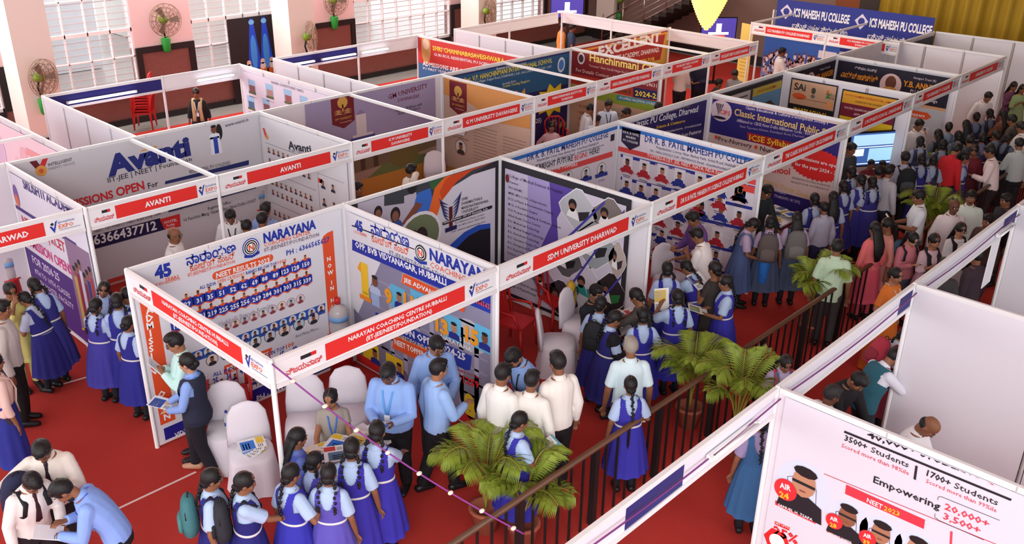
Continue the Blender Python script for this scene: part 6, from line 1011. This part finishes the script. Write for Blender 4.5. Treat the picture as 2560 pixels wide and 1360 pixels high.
# ------------------------------------------------------------------ railing, palms, furniture, fans, screens
e = empty('railing', (0, -1.82, 0), 0, 'dark brown wooden handrail on black iron bars down the middle of the aisle', 'railing')
WD, IR = M('#5a3a28', .4, noise=.2, scale=6), M('#211c1d', .45)
mb = MB(); mb.tube([(.2, 0, 1.0), (19, 0, 1.0)], [(.035, .03)]*2, WD, n=10); mb.build('handrail', e)
for k in range(96):
    mb = MB(); x = .3+k*.195; t = .035 if k % 6 == 0 else .011; mb.box((x-t, -t, 0), (x+t, t, .98), IR); mb.build('baluster', e)
LF = M('#7f9030', .5, noise=.3, scale=12); ST = M('#9a8a3a', .5); POT = M('#a65a42', .7)
def palm(x, y, h, label, seed):
    rnd = random.Random(seed); e = empty('potted_palm', (x, y, 0), 0, label, 'potted palm', 'potted palms along the railing')
    mb = MB(); mb.lathe([(.12, 0), (.17, .26), (.19, .27), (.19, .3), (.15, .3), (.14, .27)], POT); mb.build('pot', e)
    for i in range(11):
        a = i*2.4+rnd.random()*.5; R = .28+.32*rnd.random(); top = .86*h*(.75+.3*rnd.random()); d = np.array([math.cos(a), math.sin(a), 0]); P = [np.array([0, 0, .25])+d*(R*q**1.6)+np.array([0, 0, (top-.25)*math.sin(q*1.9)/math.sin(1.5)*.95]) for q in [k/12 for k in range(13)]]
        mb = MB(); mb.tube(P, [.012*(1-.06*k) for k in range(13)], ST, n=5); sd = np.array([-d[1], d[0], 0]); vs = []; fs = []
        for k in range(30):
            q = 4.5+7.4*k/29; j = min(int(q), 11); c = P[j]+(P[j+1]-P[j])*(q-j); t = nrm(P[j+1]-P[j]); L = .26*math.sin(PI*(.12+.8*k/29))+.05
            for sg in (-1, 1): o = len(vs); u = nrm(sd*sg+t*.7+np.array([0, 0, -.12])); vs += [c-t*.009, c+u*L*.5+t*.013, c+u*L+np.array([0, 0, -.06]), c+u*L*.5-t*.013]; fs.append((o, o+1, o+2, o+3))
        mb.add(vs, fs, LF); mb.build('frond', e)
for i, (px, py, z, h, t) in enumerate(((1215, 1190, .7, 1.45, 'large palm spreading beside the white-shirted trio'), (1350, 1290, .5, 1.3, 'palm at the lowest corner of the railing'), (1735, 1070, .0, 1.5, 'palm behind the railing near the single-braid schoolgirl'), (1830, 1130, .0, 1.6, 'palm on the near side of the railing by the fascia'), (2065, 850, .1, 1.6, 'palm by the man in light green shirt'), (2330, 620, .2, 1.5, 'palm among the women by the railing'), (2350, 500, .3, 1.5, 'palm in front of the bright red shirt'), (2545, 400, .5, 1.6, 'palm at the far end of the railing'))):
    w_ = at(px, py, z); y_ = w_[1]; y_ = y_ if abs(y_+1.82) > .28 else (-1.5 if y_ > -1.82 else -2.14); palm(w_[0], y_, h, t+' in a terracotta pot', i)
WC, RC = M('#ebe5ee', .6, bump=.2, scale=9), M('#c42a2a', .35)
def covered(px, py, a, label, i):
    w_ = at(px, py, .47); e = empty('covered_chair', (w_[0], w_[1], 0), YAW-math.radians(a)-PI/2, label, 'chair', 'plastic chairs under white covers')
    mb = MB(); n = 40; vs = []
    for k, (z, sx, sy) in enumerate(((0, .3, .3), (.15, .27, .27), (.42, .25, .25), (.47, .23, .23))):
        for q in range(n): t = 2*PI*q/n; c, s_ = math.cos(t), math.sin(t); g = 1+(.05 if k < 2 else .0)*math.cos(9*t); r_ = (abs(c)**4+abs(s_)**4)**-.25; vs.append((sx*r_*c*g, sy*r_*s_*g, z))
    mb.add(vs, [(k*n+q, k*n+(q+1) % n, (k+1)*n+(q+1) % n, (k+1)*n+q) for k in range(3) for q in range(n)]+[tuple(3*n+q for q in range(n))], WC, True); mb.build('seat_cover', e)
    mb = MB(); mb.tube([(0, -.24, .4), (0, -.25, .6), (0, -.28, .8), (0, -.3, .9), (0, -.3, .94)], [(.25, .05), (.245, .045), (.22, .04), (.15, .035), (.04, .02)], WC, n=18, ref=(1, 0, 0)); mb.build('back_cover', e); return e
CH = [covered(*q, i) for i, q in enumerate(((570, 1070, 165, 'covered chair with a water bottle on its seat'), (628, 1125, 160, 'covered chair with a pile of brochures on its seat'), (765, 1050, 170, 'empty covered chair behind the table post'), (868, 1030, 175, 'covered chair behind the heavy-set man'), (1395, 850, 90, 'covered chair alone in front of the violet banner'), (1455, 805, 120, 'covered chair of the man in black jacket'), (1680, 690, 150, 'covered chair in the science college stall'), (1095, 440, 160, 'covered chair in the sandy photo stall')))]
def red_chair(loc, rz, label, group='red plastic chairs'):
    e = empty('plastic_chair', loc, rz, label, 'chair', group); mb = MB(); mb.box((-.22, -.21, .42), (.22, .22, .45), RC); mb.build('seat', e)
    mb = MB(); mb.tube([(-.22, -.2, .44), (-.23, -.27, .8), (-.12, -.29, .9), (.12, -.29, .9), (.23, -.27, .8), (.22, -.2, .44)], .022, RC); [mb.bar((x, -.21, .45), (x, -.285, .88), .045, .012, RC) for x in (-.12, -.04, .04, .12)]; mb.build('backrest', e)
    for sx in (-1, 1):
        mb = MB(); mb.tube([(sx*.23, -.24, .64), (sx*.26, .1, .65), (sx*.24, .2, .44)], .02, RC); mb.build('armrest', e)
        for sy in (-1, 1): mb = MB(); mb.tube([(sx*.2, sy*.19, .43), (sx*.24, sy*.23, 0)], [.024, .018], RC); mb.build('leg', e)
    return e
w0 = at(365, 320, 0); c0 = red_chair((w0[0], w0[1], 0), .9, 'red plastic chair at the bottom of the stack by the window wall', 'stacked red chairs')
for k in range(1, 8): dup(c0, (w0[0], w0[1], .075*k), .9, 'red plastic chair number %s up in the stack by the window wall' % ['', 'one', 'two', 'three', 'four', 'five', 'six', 'seven, topmost'][k])
for px, py, a, t in ((575, 985, 160, 'behind the bottle chair under the toppers banner'), (1395, 745, 150, 'holding the yellow bag'), (1290, 800, 120, 'next to the corner post of the violet banner stall'), (640, 520, 180, 'in the residential college stall'), (1390, 345, 170, 'under the seated woman')): q = at(px, py, .45); red_chair((q[0], q[1], 0), YAW-math.radians(a)-PI/2, 'red plastic chair '+t)
q = at(1425, 745, .62); e = empty('yellow_bag', (q[0], q[1], q[2]), .4, 'mustard yellow backpack propped on a red chair', 'backpack'); mb = MB(); mb.tube([(0, 0, -.16), (0, 0, -.1), (0, 0, .15), (0, 0, .27)], [(.13, .07), (.16, .09), (.15, .08), (.06, .03)], cloth('#d2a62e', .3, 40), n=14, ref=(1, 0, 0)); mb.build('bag_body', e); mb = MB(); mb.tube([(.12*math.cos(t), -.085, .02+.17*math.sin(t)) for t in [PI*k/8 for k in range(9)]], .008, M('#3a3020', .5)); mb.build('zip', e)
def table(x0, y0, x1, y1, label, z=.75):
    e = empty('counter', (x0, y0, 0), 0, label, 'counter', 'white stall counters'); mb = MB(); mb.box((0, 0, z-.03), (x1-x0, y1-y0, z), M('#efe9ec', .4)); mb.build('counter_top', e)
    mb = MB(); mb.box((.03, .03, 0), (x1-x0-.03, y1-y0-.03, z-.1), PANEL); mb.build('cabinet', e); mb = MB(); mb.box((.02, .02, z-.1), (x1-x0-.02, y1-y0-.02, z-.03), M('#9a2e34', .5)); mb.build('trim_band', e); rnd = random.Random(int(x0*9))
    for k in range(9): c = (x0+.15+(x1-x0-.3)*rnd.random(), y0+.12+(y1-y0-.24)*rnd.random(), z+.002+.012*k); b = empty('brochure', c, rnd.random()*3, 'brochure lying %s on the %s' % (['lowest', 'second', 'third', 'fourth', 'fifth', 'sixth', 'seventh', 'eighth', 'topmost'][k], label), 'brochure', 'brochures on the counters'); sheet(b, .21, .29, [('#e8e6e6', '#2f6ac8', '#e8c23a'), ('#e4d8c8', '#d8b24a'), ('#eef0f2', '#5a7a9a', '#c83a3a')][k % 3])
q = at(850, 1135, .75); table(q[0]-.5, q[1]-.2, q[0]+.55, q[1]+.3, 'brochure counter of the coaching stall')
q = at(1560, 800, .75); table(q[0]-.75, q[1]-.25, q[0]+.65, q[1]+.2, 'counter of the medical university'); q = at(1945, 560, .75); table(q[0]-.6, q[1]-.1, q[0]+.7, q[1]+.4, 'leaflet counter of the school'); q = at(2230, 440, .75); table(q[0]-.9, q[1], q[0]+.6, q[1]+.5, 'counter under the television')
q = CH[1].location
for k in range(5): b = empty('brochure', (q[0]+.01*k, q[1]+.012*k, .472+.009*k), .3*k, 'brochure %s in the pile on the covered chair seat' % ['lowest', 'second', 'middle', 'fourth', 'topmost'][k], 'brochure', 'brochures piled on a covered chair'); sheet(b, .22, .3, ('#eeeef0', '#2f78d8', '#e8c23a'))
def jar(px, py, z, label):
    q = at(px, py, z+.25); e = empty('water_jar', (q[0], q[1], z), 0, label, 'water jar', 'large drinking water jars'); mb = MB(); mb.lathe([(.125, 0), (.135, .03), (.135, .14), (.128, .16), (.135, .18), (.135, .32), (.1, .39), (.035, .42), (.035, .46)], M('#b9b4b6', .15)); mb.build('jar_body', e)
    mb = MB(); mb.lathe([(.04, .44), (.045, .52), (.03, .53)], RC); mb.build('cap', e); mb = MB(); mb.lathe([(.137, .2), (.137, .28)], M('#7aa6d8', .4)); mb.build('jar_label', e)
    mb = MB(); mb.lathe([(.17, -z), (.15, -.03), (.17, -.02), (.17, 0)], RC); s_ = mb.build('stool'); s_.location = e.location; tag(s_, 'red plastic stool under the '+label, 'stool', 'red stools under water jars')
jar(846, 790, .6, 'water jar in the corner of the coaching stall'); jar(15, 655, .6, 'water jar in the purple banner academy'); jar(645, 485, .6, 'yellow-tagged water jar in the residential college')
q = CH[0].location; e = empty('water_bottle', (q[0], q[1], .47), 0, 'clear water bottle with blue cap on a covered chair', 'bottle'); mb = MB(); mb.lathe([(.033, 0), (.035, .02), (.035, .14), (.014, .2), (.014, .22)], M('#dfe8f4', .1)); mb.build('bottle_body', e); mb = MB(); mb.lathe([(.016, .215), (.016, .24)], M('#2f4aa8', .4)); mb.build('cap', e); mb = MB(); mb.lathe([(.0358, .04), (.0358, .09)], M('#3a5ab8', .4)); mb.build('bottle_label', e)
def fan(px, py, y, a, label):
    d = ray(px, py); t = (y-CAMP[1])/d[1]; c = CAMP+t*d; e = empty('wall_fan', tuple(c), a, label, 'fan', 'green wall fans'); G = M('#2f9a3c', .4)
    mb = MB(); mb.tube([(0, .1, -.85), (0, .1, -.8), (0, .1, -.5), (0, .1, -.47)], [(.06, .05), (.1, .08), (.13, .1), (.1, .07)], G, n=12); mb.build('fan_base', e); mb = MB(); mb.tube([(0, .1, -.48), (0, .16, -.25), (0, .1, 0)], .025, IR); mb.build('arm', e); mb = MB(); mb.tube([(0, .2, 0), (0, .15, 0), (0, 0, 0)], [.05, .11, .09], M('#7a9a30', .4), n=12); mb.build('motor', e); cg = MB(); m = M('#8a6a4a', .4)
    for r_, yy in ((.42, 0), (.42, -.08), (.32, -.13), (.22, -.16), (.12, -.17), (.32, .05), (.2, .07)): cg.tube([(r_*math.cos(t), yy, r_*math.sin(t)) for t in [2*PI*k/28 for k in range(29)]], .006, m, n=5)
    for k in range(16): t = PI*k/8; cg.tube([(.08*math.cos(t), -.17, .08*math.sin(t)), (.32*math.cos(t), -.13, .32*math.sin(t)), (.42*math.cos(t), -.04, .42*math.sin(t)), (.2*math.cos(t), .07, .2*math.sin(t))], .005, m, n=4)
    cg.build('fan_cage', e)
    for k in range(3): mb = MB(); t = k*2.09; u = np.array([math.cos(t), 0, math.sin(t)]); v_ = np.array([-math.sin(t), .25, math.cos(t)]); mb.add([u*.06-v_*.03-np.array([0, .06, 0]), u*.36-v_*.09-np.array([0, .06, 0]), u*.36+v_*.09-np.array([0, .06, 0]), u*.06+v_*.03-np.array([0, .06, 0])], [(0, 1, 2, 3)], M('#7f7068', .5)); mb.build('blade', e)
for q in ((105, 195, 15.3, .5, 'fan with brown cage on the first cream column'), (412, 50, 16.8, 0, 'fan high on the pink pier after the first window'), (775, 92, 15.3, 1.2, 'fan turned sideways on the second cream column'), (838, 2, 16.8, 0, 'fan at the picture top on the second pink pier'), (1222, 28, 15.3, 1.2, 'fan on the third cream column'), (1556, 0, 15.3, 1.0, 'fan on the last column by the stairs')): fan(*q)
q = at(1765, 75, 2.6); e = empty('chandelier', tuple(q), 0, 'glowing amber tiered cone chandelier above the far aisle', 'chandelier'); am = M('#ffc46a', .4, emit=1.5)
for k in range(22): mb = MB(); z = .06*k; r_ = .06+.6*(k/21)**.75; mb.lathe([(r_*.8, z), (r_, z+.01), (r_, z+.045), (r_*.8, z+.05)], am, 28); mb.build('glass_tier', e)
mb = MB(); mb.tube([(0, 0, 1.2), (0, 0, 6.3)], .02, IR); mb.build('rod', e)
def tv(px, py, z, rz, w, h, label, kind):
    q = at(px, py, z); e = empty('television', (q[0], q[1], 0), rz, label, 'television', 'televisions on stands'); mb = MB(); mb.box((-w/2-.03, 0, z-h/2-.03), (w/2+.03, .05, z+h/2+.03), M('#17161a', .3)); mb.build('casing', e); mb = MB(); mb.tube([(0, .03, 0), (0, .03, z-h/2)], .03, IR); mb.box((-.25, -.15, 0), (.25, .2, .03), IR); mb.build('stand', e); mb = MB()
    def R(a, b, c, d, col, l): mb.add([(a*w, -.002-.001*l, z+b*h), (c*w, -.002-.001*l, z+b*h), (c*w, -.002-.001*l, z+d*h), (a*w, -.002-.001*l, z+d*h)], [(0, 1, 2, 3)], M(col, .4, emit=.8))
    R(-.5, -.5, .5, .5, '#3a5a9a' if kind else '#4a3f9a', 0)
    for a in (((-.45, .12, .4, .45, '#a8cfe8'), (-.1, -.38, .4, .02, '#9fd0ea'), (-.44, -.2, -.2, .02, '#dff0f4'), (-.45, .05, .45, .08, '#e8f4fa'), (-.45, -.46, .45, -.43, '#e8f4fa')) if kind else ((-.08, -.2, .08, .25, '#dce4fa'), (-.3, -.28, .3, -.16, '#f0f2ff'), (-.2, -.42, .2, -.3, '#e04a4a'))): R(*a, 1)
    mb.build('screen', e)
tv(2185, 372, 1.25, -.55, 1.15, .68, 'large television playing a filmstrip picture beside the starburst banner', 1); tv(1418, 18, 2.0, -.6, 1.1, .65, 'television showing a speaker beyond the window-side stalls', 0); tv(1797, 72, 1.7, -.7, 1.1, .65, 'television showing a speaker under the chandelier', 0)
a_, b_ = at(680, 910, 2.4), at(1310, 1335, 1.02); mb = MB(); P_ = [a_+(b_-a_)*q+np.array([0, 0, -.12*math.sin(PI*q)]) for q in [k/24 for k in range(25)]]; mb.tube(P_, .009, M('#8a3a8a', .5), n=5); o = mb.build('cable'); tag(o, 'red and blue twisted cable strung from the corner post to the railing', 'cable')
for k in range(2, 24, 3): mb = MB(); mb.ball(P_[k], (.03, .022, .02), M('#efe6d2', .5)); mb.build('tape_wrap', o)
mb = MB(); mb.tube([(-.0+x, YR-.045, 2.3-.05*math.sin((x % 3)/3*PI)) for x in [k*.25 for k in range(0, 40)]], .008, M('#7a3a7a', .5), n=5); tag(mb.build('cable'), 'purple cable taped along the inside of the railing-side fascias', 'cable')
for o in SC.objects:                       # keep every label short
    if 'label' in o and len(o['label'].split()) > 15:
        t = o['label'].replace('white fascia with red name strip', 'red-strip fascia').replace('white fascia with two-line red name strip', 'two-line red-strip fascia').replace('white post in the middle row front, ', 'middle row front post ').replace('-', '-'); w_ = t.split(); o['label'] = ' '.join(w_[:16]); 
        while o['label'].split()[-1] in ('the', 'of', 'a', 'by', 'in', 'with', 'and', 'to', 'on'): o['label'] = ' '.join(o['label'].split()[:-1])
